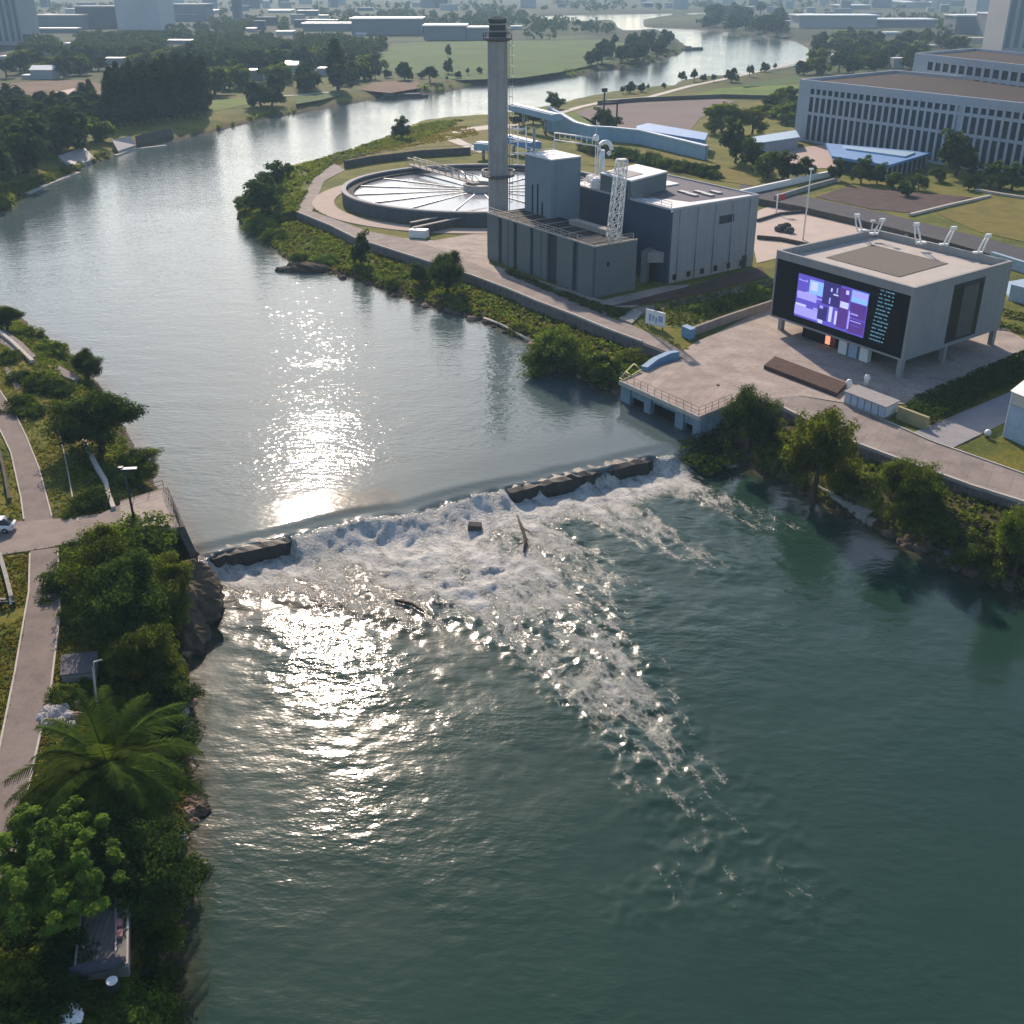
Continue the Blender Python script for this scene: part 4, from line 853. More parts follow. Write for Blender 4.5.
SCC = [emit('screen_violet', (.12, .09, .62), .75), emit('screen_lavender', (.34, .32, .95), .95), emit('screen_sky', (.22, .42, 1.0), 1.0), emit('screen_indigo', (.030, .022, .17), .8), emit('screen_plum', (.10, .035, .30), .7), emit('screen_pale', (.55, .58, 1.0), .9)]
mb = MB(); dep = [0]
def scr(a, b, c, d, m): dep[0] += 1; f.box(mb, u0 + (u1 - u0) * a, u0 + (u1 - u0) * b, .099 - .003 * dep[0], .0995, w0 + (w1 - w0) * c, w0 + (w1 - w0) * d, m)
scr(0, 1, 0, 1, 0)
rr = random.Random(4)
for i in range(26): a = rr.uniform(0, .30); c = rr.uniform(0, .93); scr(a, a + rr.uniform(.06, .16), c, c + rr.uniform(.02, .06), rr.choice((1, 1, 0, 5)))
for a in ((.0, .38, .05, .26, 1), (.02, .30, .44, .60, 1), (.18, .38, .62, .93, 2), (.2, .3, .7, .9, 5), (.38, .62, .48, 1.0, 3), (.34, .47, .1, .42, 3), (.36, .42, .02, .10, 5), (.36, .41, .36, .42, 1), (.50, .54, .12, .46, 5), (.585, .61, .10, .40, 5), (.48, .50, .52, .66, 1), (.53, .6, .74, .77, 5), (.49, .51, .80, .88, 5), (.57, .585, .8, .92, 1), (.62, .75, .06, .95, 4), (.64, .75, .52, .66, 5), (.70, .74, .84, .93, 5), (.78, .99, .72, .97, 2), (.79, .98, .84, .95, 1), (.78, .99, .38, .70, 4), (.78, .99, .04, .34, 4), (.80, .90, .44, .47, 1), (.80, .95, .29, .31, 1), (.82, .94, .20, .22, 0), (.77, .79, .1, .5, 1)): scr(*a)
mb.build('led_screen', SCC, pn)
mb = MB(); M_txt = emit('cyan_text', (.16, .42, .62), .5)
for r in range(14):
    w = ZB + HH * (.84 - .052 * r) - (r * .012); uu = U * (.785 - .0022 * r)
    while uu < U * (.873 - .0022 * r): l = rr.uniform(.15, .6); f.box(mb, uu, min(uu + l, U * .878), .07, .0995, w, w + .17); uu += l + rr.choice((.12, .15, .4))
mb.build('text_board', M_txt, pn)
rb = f.part('window_frame', mat('slate_frame', (.035, .04, .045), .7, .1, 1), sb, (U - .02, U + .06, V * .40, V * .72, ZB + HH * .06, ZT - 1.31))
f.part('window', mat('dark_glass', (.010, .013, .018), .3, .2, 1, spec=.25), rb, (U + .061, U + .08, V * .415, V * .50, ZB + HH * .09, ZT - 2.0)); f.part('shutter', mat('slate_panel', (.065, .072, .082), .5, .15, 1), rb, (U + .061, U + .10, V * .505, V * .665, ZB + HH * .09, ZT - 2.0)); f.part('window', mat('dark_glass', (.012, .015, .02)), rb, (U + .061, U + .08, V * .67, V * .71, ZB + HH * .09, ZT - 2.0))
for a, b in ((U - .95, .05), (.4, 2.0), (U - .9, V * .42), (U - 1.0, V - 1.1), (.4, V - 1.2), (U * .33, V * .5)): f.part('leg', M_sgrey, sb, (a, a + .85, b, b + .85, LAND, ZB - .002))
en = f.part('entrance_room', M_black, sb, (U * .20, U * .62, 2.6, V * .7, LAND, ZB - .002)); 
f.part('lit_doorway', emit('doorway_glow', (1.0, .38, .22), .9), en, (U * .385, U * .42, 2.5, 2.59, LAND + .3, ZB - .3)); f.part('red_panel', mat('red_paint', (.35, .03, .03), .5, .1, 1), en, (U * .43, U * .46, 2.5, 2.59, LAND + .2, ZB - .3))
for a, b, mm in ((.52, .58, M_white), (.595, .655, M_pblue), (.675, .735, M_white)): tag(f.part('drinks_cabinet', mm, None, (U * a, U * b, 1.3, 2.3, LAND + .07, LAND + 2.2)), {.52: 'white upright cabinet under the screen nearest the lit doorway', .595: 'pale blue cabinet with shelves under the middle of the screen', .675: 'white upright cabinet under the right end of the screen'}[a], 'cabinet')
M_lw = mat('white_tube', (.82, .82, .80), .4, .05, 1)
for i, (px, py, hh) in enumerate(((862, 231, 2.6), (873, 234, 2.3), (921, 243, 3.0), (943, 245, 2.7), (977, 253, 2.7))):
    X, Y, z = P(px, py, ZT); g = thing('floodlight', (X, Y, ZT), ('leftmost of the white floodlight arms behind the roof edge', 'white floodlight arm second along the back roof edge', 'tallest looped white floodlight arm at the middle of the back roof edge', 'white floodlight arm right of the looped one on the roof edge', 'rightmost white floodlight arm near the roof corner')[i], 'floodlight', 'floodlights on the back roof edge')
    s_ = -1 if i in (0, 2) else 1
    MB().tube([(X, Y, ZT - .2), (X + s_ * .5, Y, ZT + hh * .5), (X + s_ * 1.1, Y, ZT + hh)], .17, 7).build('arm', M_lw, g); MB().tube([(X + s_ * .7, Y, ZT - .2), (X + s_ * 1.2, Y + .2, ZT + hh * .45), (X + s_ * 1.5, Y, ZT + hh * .95)], .13, 7).build('brace', M_lw, g)
    MB().box((X + s_ * 1.3, Y, ZT + hh - .1), (1.0, .5, .5), .3).build('lamp_head', M_lw, g); MB().box((X + .1, Y, ZT - .01), (1.4, .8, .25)).build('base', M_lw, g)

# ---- planter wall, sign, beds beside the plaza
M_dk = mat('planter_concrete', (.30, .26, .225), .9, .2, .7, streak=.4)
low_wall('planter_wall', [(686, 338), (700, 333), (730, 322), (778, 306)], LAND, LAND + 1.5, .5, M_dk, 'long planter wall between the beds and the plaza')
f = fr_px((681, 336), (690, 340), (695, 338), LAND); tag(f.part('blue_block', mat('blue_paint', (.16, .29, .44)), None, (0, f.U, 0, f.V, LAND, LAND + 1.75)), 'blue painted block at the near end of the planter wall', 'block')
f = fr_px((645, 325), (664, 330), (667, 328), LAND); sg = f.thing('notice_board', 'white notice board with faded blue pictures beside the promenade', 'notice board')
f.part('board', M_white, sg, (0, f.U, 0, .3, LAND + .35, LAND + 2.9)); f.part('leg', M_dsteel, sg, (.3, .5, .05, .25, LAND - .2, LAND + .349)); f.part('leg', M_dsteel, sg, (f.U - .5, f.U - .3, .05, .25, LAND - .2, LAND + .349))
for a, b, c, d in ((.18, .30, .25, .75), (.36, .46, .3, .7), (.52, .62, .2, .6), (.68, .9, .35, .75)): f.part('picture', mat('faded_blue_print', (.30, .38, .60), .6, .3, 3), sg, (f.U * a, f.U * b, -.02, -.002, LAND + .35 + 2.5 * c, LAND + .35 + 2.5 * d))
slab('concrete_pad', [(619, 318), (632, 308), (643, 312), (632, 323)], LAND + .25, .5, M_conc)
slab('soil_bed', [(610, 306), (690, 286), (762, 266), (768, 277), (700, 293), (640, 305)], LAND + .052, .3, M_dirt)
slab('bed_path', [(632, 309), (700, 296), (772, 280), (777, 284), (702, 301), (640, 314)], LAND + .058, .3, M_prom)
for i, (px, py, yt) in enumerate(((700, 314, 302), (722, 310, 296), (742, 304, 293), (757, 300, 284))): plant_px('sapling', 'bush_bright' if i in (0, 3) else 'bush_mid', px, py, yt, ('light green sapling at the near end of the planter bed', 'green sapling second along the planter bed', 'green sapling third along the planter bed', 'tall light green sapling beside the screen building front')[i], 'sapling', wide=.7)
hedge('hedge', PP([(505, 274), (560, 297), (600, 314), (622, 318), (634, 312), (605, 308), (560, 293), (510, 272)]), .7, 'low green strip hedge between promenade and grey apron', 'mid', 5, 10, .2)
hedge('hedge', PP([(648, 307), (700, 297), (772, 282), (776, 296), (720, 315), (690, 325), (670, 326)]), .6, 'patchy low planting in the bed behind the planter wall', 'olive', 6, 3, .22)

# ---- grey works: low block, hall, stair tower, mast, stacks
M_lowb = mat('green_grey_cladding', (.135, .165, .165), .75, .1, .3, seam=((.8, .6), .9, .05)); M_groove = mat('dark_groove', (.03, .045, .06), .6, .2, 1)
zt = LAND + 9.5; f = fr_px((487, 213.7), (593, 247.5), (636, 240), zt); U, V = f.U, f.V; lb = f.thing('filter_block', 'low green-grey block with pilasters and dark ribbed flat roof', 'building')
f.part('wall', M_groove, lb, (.5, U - .01, .5, V - .01, LAND, zt - .3))
for a, b in ((0, .12), (.155, .275), (.31, .44), (.47, .60), (.69, .83), (.865, 1.0)): f.part('wall_panel', M_lowb, lb, (U * a, U * b, 0, .52, LAND, zt - .01))
f.part('wall_panel', M_lowb, lb, (U - .02, U + .45, .52, V, LAND, zt - .01)); f.part('window', mat('dark_glass', (.012, .015, .02)), lb, (U + .451, U + .5, V * .30, V * .36, LAND + 5.6, LAND + 6.4))
f.part('roof', mat('dark_roof', (.045, .038, .036), .9, .3, .8), lb, (.02, U + .4, .02, V, zt - .009, zt + .06))
for i in range(8): f.part('roof_rib', M_conc, lb, (U * (i + .5) / 8 - .12, U * (i + .5) / 8 + .12, .3, V - .2, zt + .061, zt + .2))
f.part('coping', M_kerb, lb, (-.05, U + .5, -.08, .22, zt + .062, zt + .34), (U + .2, U + .5, .22, V, zt + .062, zt + .34))
f.part('rooflight', M_conc, lb, (U * .52, U * .86, V * .72, V * .9, zt + .201, zt + 1.2)); FLB = f
zt = LAND + 14.3; f = fr_px((565, 183), (671, 210.5), (759, 196), zt); U, V = f.U, f.V; hl = f.thing('works_hall', 'large grey hall with front coloured darker than its side and white flat roof', 'building'); FH = f
f.part('front_wall', mat('darkened_front_cladding', (.040, .066, .105), .7, .15, .4, seam=((.9, -.45), 1.2, .04)), hl, (0, U, 0, .6, LAND, zt - .01))  # shading between the two faces put into colour: front darkened, side lightened
f.part('side_wall', mat('lightened_side_cladding', (.30, .318, .345), .75, .08, .3, seam=((.5, .8), 1.5, .03), streak=.2), hl, (U - .5, U + .05, .6, V, LAND + 2.1, zt - .01)); f.part('plinth', M_conc, hl, (U - .5, U + .10, .6, V, LAND, LAND + 2.099))
for i in range(6): f.part('window', mat('dark_glass', (.012, .015, .02)), hl, (U + .101, U + .14, V * (.06 + .155 * i), V * (.06 + .155 * i) + 1.1, LAND + .6, LAND + 1.7))
f.part('back_wall', M_lowb, hl, (0, U - .5, V - .5, V, LAND, zt - .01), (0, .5, .6, V - .5, LAND, zt - .01))
M_wroof = mat('white_roof_membrane', (.70, .69, .70), .6, .12, .4)
f.part('roof', M_wroof, hl, (.01, U + .04, .01, V - .01, zt - .4, zt)); f.part('parapet', mat('pale_coping', (.42, .43, .45), .7), hl, (0, U + .06, -.03, .3, zt + .001, zt + .35), (U - .25, U + .06, .3, V, zt + .001, zt + .35), (0, .3, .3, V, zt + .001, zt + .35), (.3, U - .25, V - .3, V, zt + .001, zt + .35))
rp = [P(x, y, zt)[:2] for x, y in ((588, 186), (625, 197.5), (668, 199), (690, 202), (748, 194.5), (672, 176), (640, 180), (606, 176))]; MB().prism(rp, zt + .002, zt + .05).build('roof_panel', mat('violet_grey_roof', (.13, .125, .15), .8, .25, .8), hl)
rp = [P(x, y, zt)[:2] for x, y in ((643, 186), (655, 189), (679, 185), (664, 181.5))]; MB().prism(rp, zt + .06, zt + .35).build('skylight', M_white, hl)
for i in range(5): X, Y, _ = P(684 + i * 8, 193 + (i % 2) * 2.5, zt + .06); MB().box((X, Y, zt + .051), (1.2, 3.0, .35), .5).build('vent', M_steel, hl)
X, Y, _ = P(630, 199, zt); th_ = ztop(X, Y, 181) - zt; fb = Frame(P(600, 191.5, zt), P(630, 200, zt), P(666, 190, zt)); fb.part('roof_house', M_lowb, hl, (0, fb.U, 0, fb.V, zt, zt + th_)); fb.part('roof_house_top', M_wroof, hl, (-.1, fb.U + .1, -.1, fb.V + .1, zt + th_ + .001, zt + th_ + .3)); fb.part('roof_hatch', M_dsteel, hl, (.8, fb.U * .8, fb.V * .1, fb.V * .5, zt + th_ + .301, zt + th_ + .4)); fb.part('door', M_dsteel, hl, (fb.U * .55, fb.U * .9, -.06, -.001, zt + .06, zt + 2.4))
for i in range(5): q = FH.p(FH.U + .12, FH.V * (.1 + .2 * i), LAND); MB().tube([(q[0], q[1], LAND + .1), (q[0], q[1], zt - .3)], .11, 6).build('downpipe', M_steel, hl)
FH.part('service_door', M_dsteel, hl, (FH.U + .101, FH.U + .16, FH.V * .86, FH.V * .86 + 1.4, LAND + .05, LAND + 2.6)); FH.part('louvre', M_groove, hl, (FH.U + .051, FH.U + .12, FH.V * .55, FH.V * .72, LAND + 10, LAND + 11.6))
for i in range(6): X, Y, _ = P(590 + i * 6, 181 + i * 1.3, zt + .06); tag(MB().box((X, Y, zt + .06), (1.5, 1.2, 1.1), .5).box((X, Y, zt + 1.16), (1.1, .9, .18), .5).build('air_unit', M_lw), 'small pale air unit in the row on the hall roof behind the mast', 'air unit', 'air units on the hall roof')
railing('railing', [FH.p(.4, .5, zt + .35), FH.p(FH.U - .4, .5, zt + .35)], 1.1, 'thin railing along the front edge of the hall roof', M_steel, 3.0, r=.05)
railing('railing', [FLB.p(.3, .4, LAND + 9.85), FLB.p(FLB.U - .2, .4, LAND + 9.85), FLB.p(FLB.U - .2, FLB.V - .5, LAND + 9.85)], 1.0, 'pale thin railing round the low block roof', M_kerb, 2.6, r=.05)
# entrance porch between block and hall
f = FLB; po = thing('porch', f.p(f.U + 3, f.V, LAND), 'grey entrance porch in the corner between low block and large hall', 'porch')
pA, pB = P(640, 283), P(667, 283); fq = Frame(pA, pB, (pB[0] + 2, pB[1] + 5)); fq.part('wall', M_lowb, po, (0, 1.2, 0, 4, LAND, LAND + 6.2)); fq.part('lintel', M_sgrey, po, (1.2, fq.U, .2, 3.5, LAND + 4.0, LAND + 6.0)); fq.part('doorway', M_black, po, (1.25, fq.U - .3, 2.0, 3.4, LAND, LAND + 3.99)); fq.part('pier', M_lowb, po, (fq.U - .3, fq.U + .3, .4, 3.6, LAND, LAND + 3.99))
# stair tower
X, Y, _ = P(550, 219, LAND + 9.5); tz = ztop(X, Y, 159.5); f = fr_px((525, 153), (551.5, 159.5), (581, 156), tz); st = f.thing('stair_tower', 'tall blue-grey stair tower with slit windows beside the chimney', 'tower'); U, V = f.U, f.V
M_tow = mat('blue_grey_cladding', (.205, .255, .30), .75, .1, .35, seam=((.8, -.6), 2.2, .02)); f.part('wall', M_tow, st, (0, U, 0, V, LAND, tz - .25)); f.part('roof', M_wroof, st, (-.08, U + .08, -.08, V + .08, tz - .249, tz))
for a, b, c in ((.28, .45, .72), (.48, .45, .74), (.66, .40, .58)): f.part('window', mat('dark_glass', (.012, .015, .02)), st, (U * a, U * a + .5, -.06, -.001, LAND + (tz - LAND) * b, LAND + (tz - LAND) * c))
railing('railing', [f.p(.2, .2, tz), f.p(U * .55, .2, tz), f.p(U * .55, V * .5, tz)], 1.3, 'pale railing on the stair tower roof', M_white, 1.6, r=.06)
X, Y, _ = P(534, 152, tz); mb = MB(); mb.tube([(X, Y, tz), (X, Y, tz + 5)], .28, 8); mb.box((X, Y, tz), (1.2, 1.2, .5)); tag(mb.build('vent_pipe', M_steel), 'grey vent pipe on the stair tower roof', 'pipe')
# lattice mast on the low block
X, Y, _ = P(613, 243, LAND + 9.7); mz = ztop(X, Y, 160); lm = thing('lattice_mast', (X, Y, LAND + 9.7), 'white lattice mast standing on the low block roof before the hall', 'mast'); z0 = LAND + 9.7; n = 8
def corner(k, t): w = 1.5 - .35 * t; a = math.pi / 4 + k * math.pi / 2 + .3; return Vector((X + t * 1.0 + math.cos(a) * w, Y + math.sin(a) * w, z0 + (mz - z0) * t))
for k in range(4): MB().tube([corner(k, 0), corner(k, 1)], .13, 5).build('leg', M_lw, lm)
for i in range(n):
    mb = MB(); a, b = i / n, (i + 1) / n
    for k in range(4): mb.tube([corner(k, a), corner(k + 1, b)], .07, 4).tube([corner(k + 1, a), corner(k, b)], .07, 4).tube([corner(k, b), corner(k + 1, b)], .08, 4)
    mb.build('bracing', M_lw, lm)
mb = MB(); mb.prism([corner(k, 1)[:2] for k in range(4)], mz, mz + .2); mb.build('platform', M_steel, lm)
# chimney
X, Y, _ = P(498.5, 222); cz = ztop(X, Y, 17); ch = thing('chimney', (X, Y, LAND), 'tall round grey concrete chimney with dark crown and ring platforms', 'chimney'); CX, CY = X, Y
M_chim = mat('chimney_concrete', (.34, .33, .325), .9, .15, .35, bmp=.25, streak=.55); pz = ztop(X, Y, 37)
MB().lathe((X, Y, 0), [(2.45, LAND - .5), (2.3, pz), (1.5, pz), (1.5, LAND - .5)], 40, smooth=False).build('shaft', M_chim, ch)
MB().lathe((X, Y, 0), [(3.4, pz - .5), (3.4, pz - .15), (2.0, pz - .15), (2.31, pz - .9)], 32).build('crown_platform', mat('crown_concrete', (.12, .115, .115), .9, .25, 1), ch)
MB().lathe((X, Y, 0), [(2.05, pz - .14), (1.85, cz - 1.2), (2.1, cz - 1.1), (2.1, cz - .5), (1.8, cz), (1.4, cz), (1.4, pz - .14)], 32).build('crown', mat('crown_steel', (.085, .085, .09), .8, .3, 1), ch)
for zz in (pz + 1.1, pz + 2.6, pz + 3.8): MB().lathe((X, Y, zz), [(2.05, 0), (2.25, 0), (2.25, .3), (2.05, .3)], 32).build('crown_ring', M_chim, ch)
rg = MB()
for i in range(20): a = i * .314; rg.tube([(X + 3.3 * math.cos(a), Y + 3.3 * math.sin(a), pz - .15), (X + 3.3 * math.cos(a), Y + 3.3 * math.sin(a), pz + 1.0)], .05, 4)
rg.lathe((X, Y, pz + .95), [(3.25, 0), (3.35, 0), (3.35, .1), (3.25, .1)], 32).build('platform_rail', M_dsteel, ch)
rz_ = ztop(X, Y, 176); MB().lathe((X, Y, rz_), [(2.3, -.5), (4.0, 0), (4.0, .3), (2.3, .3)], 32).build('ring_platform', mat('ring_concrete', (.10, .10, .105), .9, .2, 1), ch)
rg = MB()
for i in range(22): a = i * .2856; rg.tube([(X + 3.9 * math.cos(a), Y + 3.9 * math.sin(a), rz_ + .3), (X + 3.9 * math.cos(a), Y + 3.9 * math.sin(a), rz_ + 1.4)], .05, 4)
rg.lathe((X, Y, rz_ + 1.35), [(3.85, 0), (3.95, 0), (3.95, .1), (3.85, .1)], 32).build('platform_rail', M_steel, ch)
for k in range(3): zz = LAND + 14 + k * 9.5; MB().lathe((X, Y, zz), [(2.3, 0), (2.47, 0), (2.47, .25), (2.3, .25)], 32).build('band', M_chim, ch)
lx = X + 2.75; ly = Y - .6; ld = MB()
for s_ in (-.35, .35): ld.tube([(lx, ly + s_, LAND + 2), (lx - .12, ly + s_, pz)], .07, 4)
z = LAND + 2
while z < pz - .3: ld.tube([(lx - .06, ly - .35, z), (lx - .06, ly + .35, z)], .05, 4); z += .9
z = LAND + 5
while z < pz - .5: ld.tube([(lx, ly - .4, z), (lx + .6, ly - .5, z), (lx + .95, ly, z), (lx + .6, ly + .5, z), (lx, ly + .4, z)], .06, 4); z += 2.2
for s_ in (-.45, 0, .45): ld.tube([(lx + .75, ly + s_, LAND + 5), (lx + .65, ly + s_, pz - .5)], .045, 4)
ld.build('caged_ladder', M_steel, ch)
# white stack with ring elbow, pipe bridge
X, Y, z = P(601, 188, LAND + 14.4); es = thing('exhaust_stack', (X, Y, z), 'white exhaust pipe with ring elbow on the hall roof', 'exhaust pipe'); t1 = ztop(X, Y, 150)
MB().tube([(X, Y, z), (X, Y, t1)], .55, 12).build('pipe', M_lw, es); MB().tube([(X + 1.3 * math.cos(a) + .6, Y, t1 + .3 + 1.3 * math.sin(a)) for a in [i * math.pi / 6 - 1.2 for i in range(10)]], .45, 9).build('elbow', M_lw, es)
MB().tube([(X - 1.4, Y + .3, z), (X - 1.4, Y + .3, ztop(X, Y, 120))], [.13, .05], 6).build('aerial', M_lw, es); b_ = (X - 1.4, Y + .3, ztop(X, Y, 138)); MB().lathe(b_, [(0, -.7), (.5, -.5), (.7, 0), (.5, .5), (0, .7)], 12, smooth=True).build('dome', M_lw, es)
MB().lathe((X - 1.2, Y - 1.0, z), [(0, 0), (1.1, 0), (1.1, 1.6), (.6, 2.2), (0, 2.3)], 14).build('fan_housing', M_lw, es)
pb = thing('pipe_bridge', P(575, 170), 'white railed pipe bridge running from the tower to the exhaust', 'pipe bridge'); a, b = Vector(P(554, 165, LAND + 14.5)), Vector(P(597, 172, LAND + 14.5)); a.z = b.z = tz - 1.2
for dz in (0, 1.6): MB().tube([a + Vector((0, 0, dz)), b + Vector((0, 0, dz))], .16, 6).build('pipe', M_lw, pb)
for i in range(9): q = a.lerp(b, i / 8); MB().tube([q, q + Vector((0, 0, 1.6))], .09, 4).build('strut', M_lw, pb)
for q in (a, b): MB().tube([(q.x, q.y, LAND), (q.x, q.y, q.z)], .2, 6).build('support', M_lw, pb)

# ---- clarifier
TZ = LAND + 3.4; yb = P(430, 212.5, TZ)[1]; yt_ = P(430, 164, TZ)[1]; R_ = (yt_ - yb) / 2; cy = (yb + yt_) / 2; cx = P(338.5, 191, TZ)[0] + R_; CC = (cx, cy, 0)
cl = thing('clarifier_tank', (cx, cy, LAND), 'wide round clarifier tank with radial arms and dark wall behind the chimney', 'tank')
MB().lathe(CC, [(R_, LAND - .3), (R_, TZ), (R_ - 1.0, TZ), (R_ - 1.0, LAND - .3)], 96).build('wall', mat('tank_wall', (.085, .095, .11), .85, .2, .4, streak=.5), cl)
MB().lathe(CC, [(R_ + .15, TZ - .25), (R_ + .15, TZ + .12), (R_ - 1.15, TZ + .12), (R_ - 1.15, TZ - .25)], 96).build('coping', mat('tank_coping', (.30, .30, .31), .8), cl)
MB().lathe(CC, [(R_ - .9, TZ - 1.6), (R_ - .9, TZ - 1.4), (2.0, TZ - 1.2), (2.0, TZ - 1.6)], 96).build('water', mat('clarifier_water', (.26, .275, .29), .12, .06, .2), cl)
MB().lathe(CC, [(R_ - 1.01, TZ - 1.3), (R_ - 1.01, TZ - .9), (R_ - 3.2, TZ - .9), (R_ - 3.2, TZ - 1.3)], 96).build('launder', M_dconc, cl)
MB().lathe(CC, [(4.6, TZ - 1.4), (4.6, TZ + .5), (4.0, TZ + .5), (4.0, TZ - 1.4)], 36).build('hub_ring', M_kerb, cl); MB().lathe(CC, [(0, TZ - 1.4), (3.2, TZ - 1.4), (3.2, TZ - .4), (0, TZ - .3)], 30).build('hub', M_dsteel, cl)
for i in range(16):
    a = i * math.pi / 8 + .2; MB().wall([(cx + 4.4 * math.cos(a), cy + 4.4 * math.sin(a)), (cx + (R_ - 3.3) * math.cos(a), cy + (R_ - 3.3) * math.sin(a))], TZ - 1.5, TZ - 1.1, .32).build('radial_arm', M_steel, cl)
br = Vector(P(402, 160, TZ + 1)); hb = Vector((cx - 1, cy + .5, TZ + 1)); d_ = (br - hb); d_.z = 0; d_.normalize(); nrm = Vector((-d_.y, d_.x, 0)); L_ = R_ + 1.5
bd = MB(); bd.wall([(hb.x, hb.y), (hb.x + d_.x * L_, hb.y + d_.y * L_)], TZ + .3, TZ + .6, 2.2); bg_ = bd.build('bridge_deck', M_kerb, cl)
for s_ in (-1, 1):
    tr = MB(); k = 10
    for i in range(k): p0 = hb + d_ * (L_ * i / k) + nrm * s_; p1 = hb + d_ * (L_ * (i + 1) / k) + nrm * s_; tr.tube([p0, p1 + Vector((0, 0, 1.5))], .1, 4).tube([p1 + Vector((0, 0, -.4)), p1 + Vector((0, 0, 1.5))], .1, 4)
    tr.tube([hb + nrm * s_ + Vector((0, 0, 1.5)), hb + nrm * s_ + d_ * L_ + Vector((0, 0, 1.5))], .13, 5); tr.build('bridge_truss', M_kerb, bg_)
tag(MB().lathe((cx, cy, 0), [(R_ + 8, LAND - .2), (R_ + 8, LAND + .12), (R_ + 2.2, LAND + .12), (R_ + 2.2, LAND - .2)], 60, a0=2.4, a1=5.2).build('ring_path', mat('pale_path', (.42, .34, .29), .9, .12, .5)), kind='structure')
low_wall('ring_wall', [(345, 168), (372, 163), (420, 157), (470, 154)], LAND, LAND + 2.2, .8, M_dconc, 'dark wall behind the clarifier tank along the meadow', z=LAND)
railing('railing', PP([(335, 163), (372, 160), (425, 154), (482, 151)], LAND + .1), 2.2, 'thin pale railing on the meadow side of the clarifier yard', M_steel, 4.0, r=.07)
tr = thing('sludge_channel', P(450, 228), 'dark open concrete channel between clarifier tank and yard', 'channel')
for a, nm in ((((414, 236), (450, 228), (487, 221)), 'near_wall'), (((411, 231), (450, 223), (487, 216)), 'far_wall')): MB().wall(PP(a), LAND, LAND + 1.9, .7).build(nm, M_dconc, tr); MB().wall(PP(a), LAND + 1.901, LAND + 2.1, .9).build('coping', M_kerb, tr)
X, Y, _ = P(419, 237); tag(MB().box((X, Y, LAND), (4.2, 2.4, 1.8), -.3).build('white_container', M_white), 'small white tank box at the end of the dark channel', 'tank')
# ================================================================== behind the works: fields, roads, offices, far bank
M_mead = mat('meadow', (.15, .13, .028), .95, .35, .25, bmp=.5); M_field = mat('green_field', (.055, .105, .020), .95, .3, .02); M_bright = mat('lawn', (.10, .155, .02), .95, .3, .05)
M_brown = mat('ploughed_field', (.15, .10, .07), .95, .25, .03); M_mauve = mat('mauve_ground', (.18, .145, .135), .95, .15, .04); M_pale2 = mat('pale_ground', (.48, .40, .34), .9, .12, .2); M_asph = mat('asphalt', (.075, .075, .085), .9, .2, .3)
M_bed = mat('purple_brown_bed', (.085, .060, .055), .95, .4, .4, bmp=.8)
def flat(n, p, m, dz=.03): return slab(n, p, LAND + dz, .3, m)
flat('meadow', [(318, 178), (338, 160), (372, 148), (420, 133), (470, 128), (520, 130), (540, 140), (500, 152), (470, 153), (420, 156), (370, 162), (335, 163)], M_mead)
flat('grass_field', [(372, 62), (380, 70), (460, 80), (520, 78), (560, 72), (640, 55), (640, 45), (600, 40), (480, 41), (420, 42), (392, 44)], M_field)
flat('brown_field', [(-60, 112), (-60, 84), (0, 84), (40, 81), (80, 80), (100, 84), (108, 98), (78, 104), (30, 108)], M_brown); flat('pale_track', [(55, 92), (75, 88), (72, 98), (58, 97)], M_pale2, .05)
flat('lawn_strip', [(209, 108), (215, 100), (248, 97), (252, 104), (230, 108), (212, 112)], M_bright); flat('lawn_strip', [(294, 98), (300, 90), (330, 90), (345, 94), (320, 100), (296, 104)], M_field)
flat('brown_bank', [(360, 90), (375, 82), (418, 80), (420, 88), (390, 93)], M_brown)
flat('mauve_field', [(598, 128), (575, 112), (600, 105), (640, 102), (722, 99), (735, 101), (700, 118), (690, 131), (640, 130)], M_mauve)
flat('lawn', [(556, 118), (572, 112), (596, 122), (600, 130), (575, 127)], M_bright); flat('lawn', [(690, 96), (720, 88), (800, 84), (800, 98), (740, 99)], M_bright); flat('lawn', [(738, 84), (800, 76), (800, 82), (745, 88)], M_field)
flat('meadow', [(590, 165), (640, 168), (700, 178), (756, 186), (762, 182), (720, 165), (650, 150), (600, 150)], M_mead); flat('meadow', [(938, 214), (990, 198), (1040, 200), (1040, 245), (980, 232)], M_mead)
flat('ground_track', [(480, 153), (462, 146), (444, 139), (446, 134), (462, 128), (490, 125), (520, 124), (520, 127), (490, 129), (466, 132), (454, 136), (468, 143), (486, 149)], mat('white_track', (.55, .50, .44), .9, .1, .3), .07)
for i, l in enumerate(([(560, 113), (580, 107), (612, 100), (650, 97), (690, 86), (720, 80), (765, 70), (800, 62), (830, 55)], [(800, 66), (845, 50), (872, 46), (845, 36)], [(330, 92), (300, 95), (250, 98)])):
    tag(MB().wall(PP(l), LAND - .2, LAND + .09, 3.0 if i else 4.0).build('farm_track', mat('white_track', (.55, .5, .44))), kind='structure')
low_wall('field_wall', [(598, 105), (640, 101.5), (722, 98), (800, 100)], LAND, LAND + 1.8, 1.0, M_dconc, 'long dark wall along the far edge of the mauve field')
flat('parking_lot', [(752, 213), (770, 206), (850, 212), (882, 222), (905, 238), (860, 246), (800, 252), (757, 263), (752, 240)], M_pale2)
low_wall('low_wall', [(757, 239), (780, 241), (808, 247), (822, 250)], LAND, LAND + .9, .6, M_dconc, 'dark low wall across the pale parking lot behind the hall')
low_wall('low_wall', [(757, 222), (780, 215), (815, 212)], LAND, LAND + .7, .5, M_dconc, 'low dark kerb wall on the far side of the parking lot')
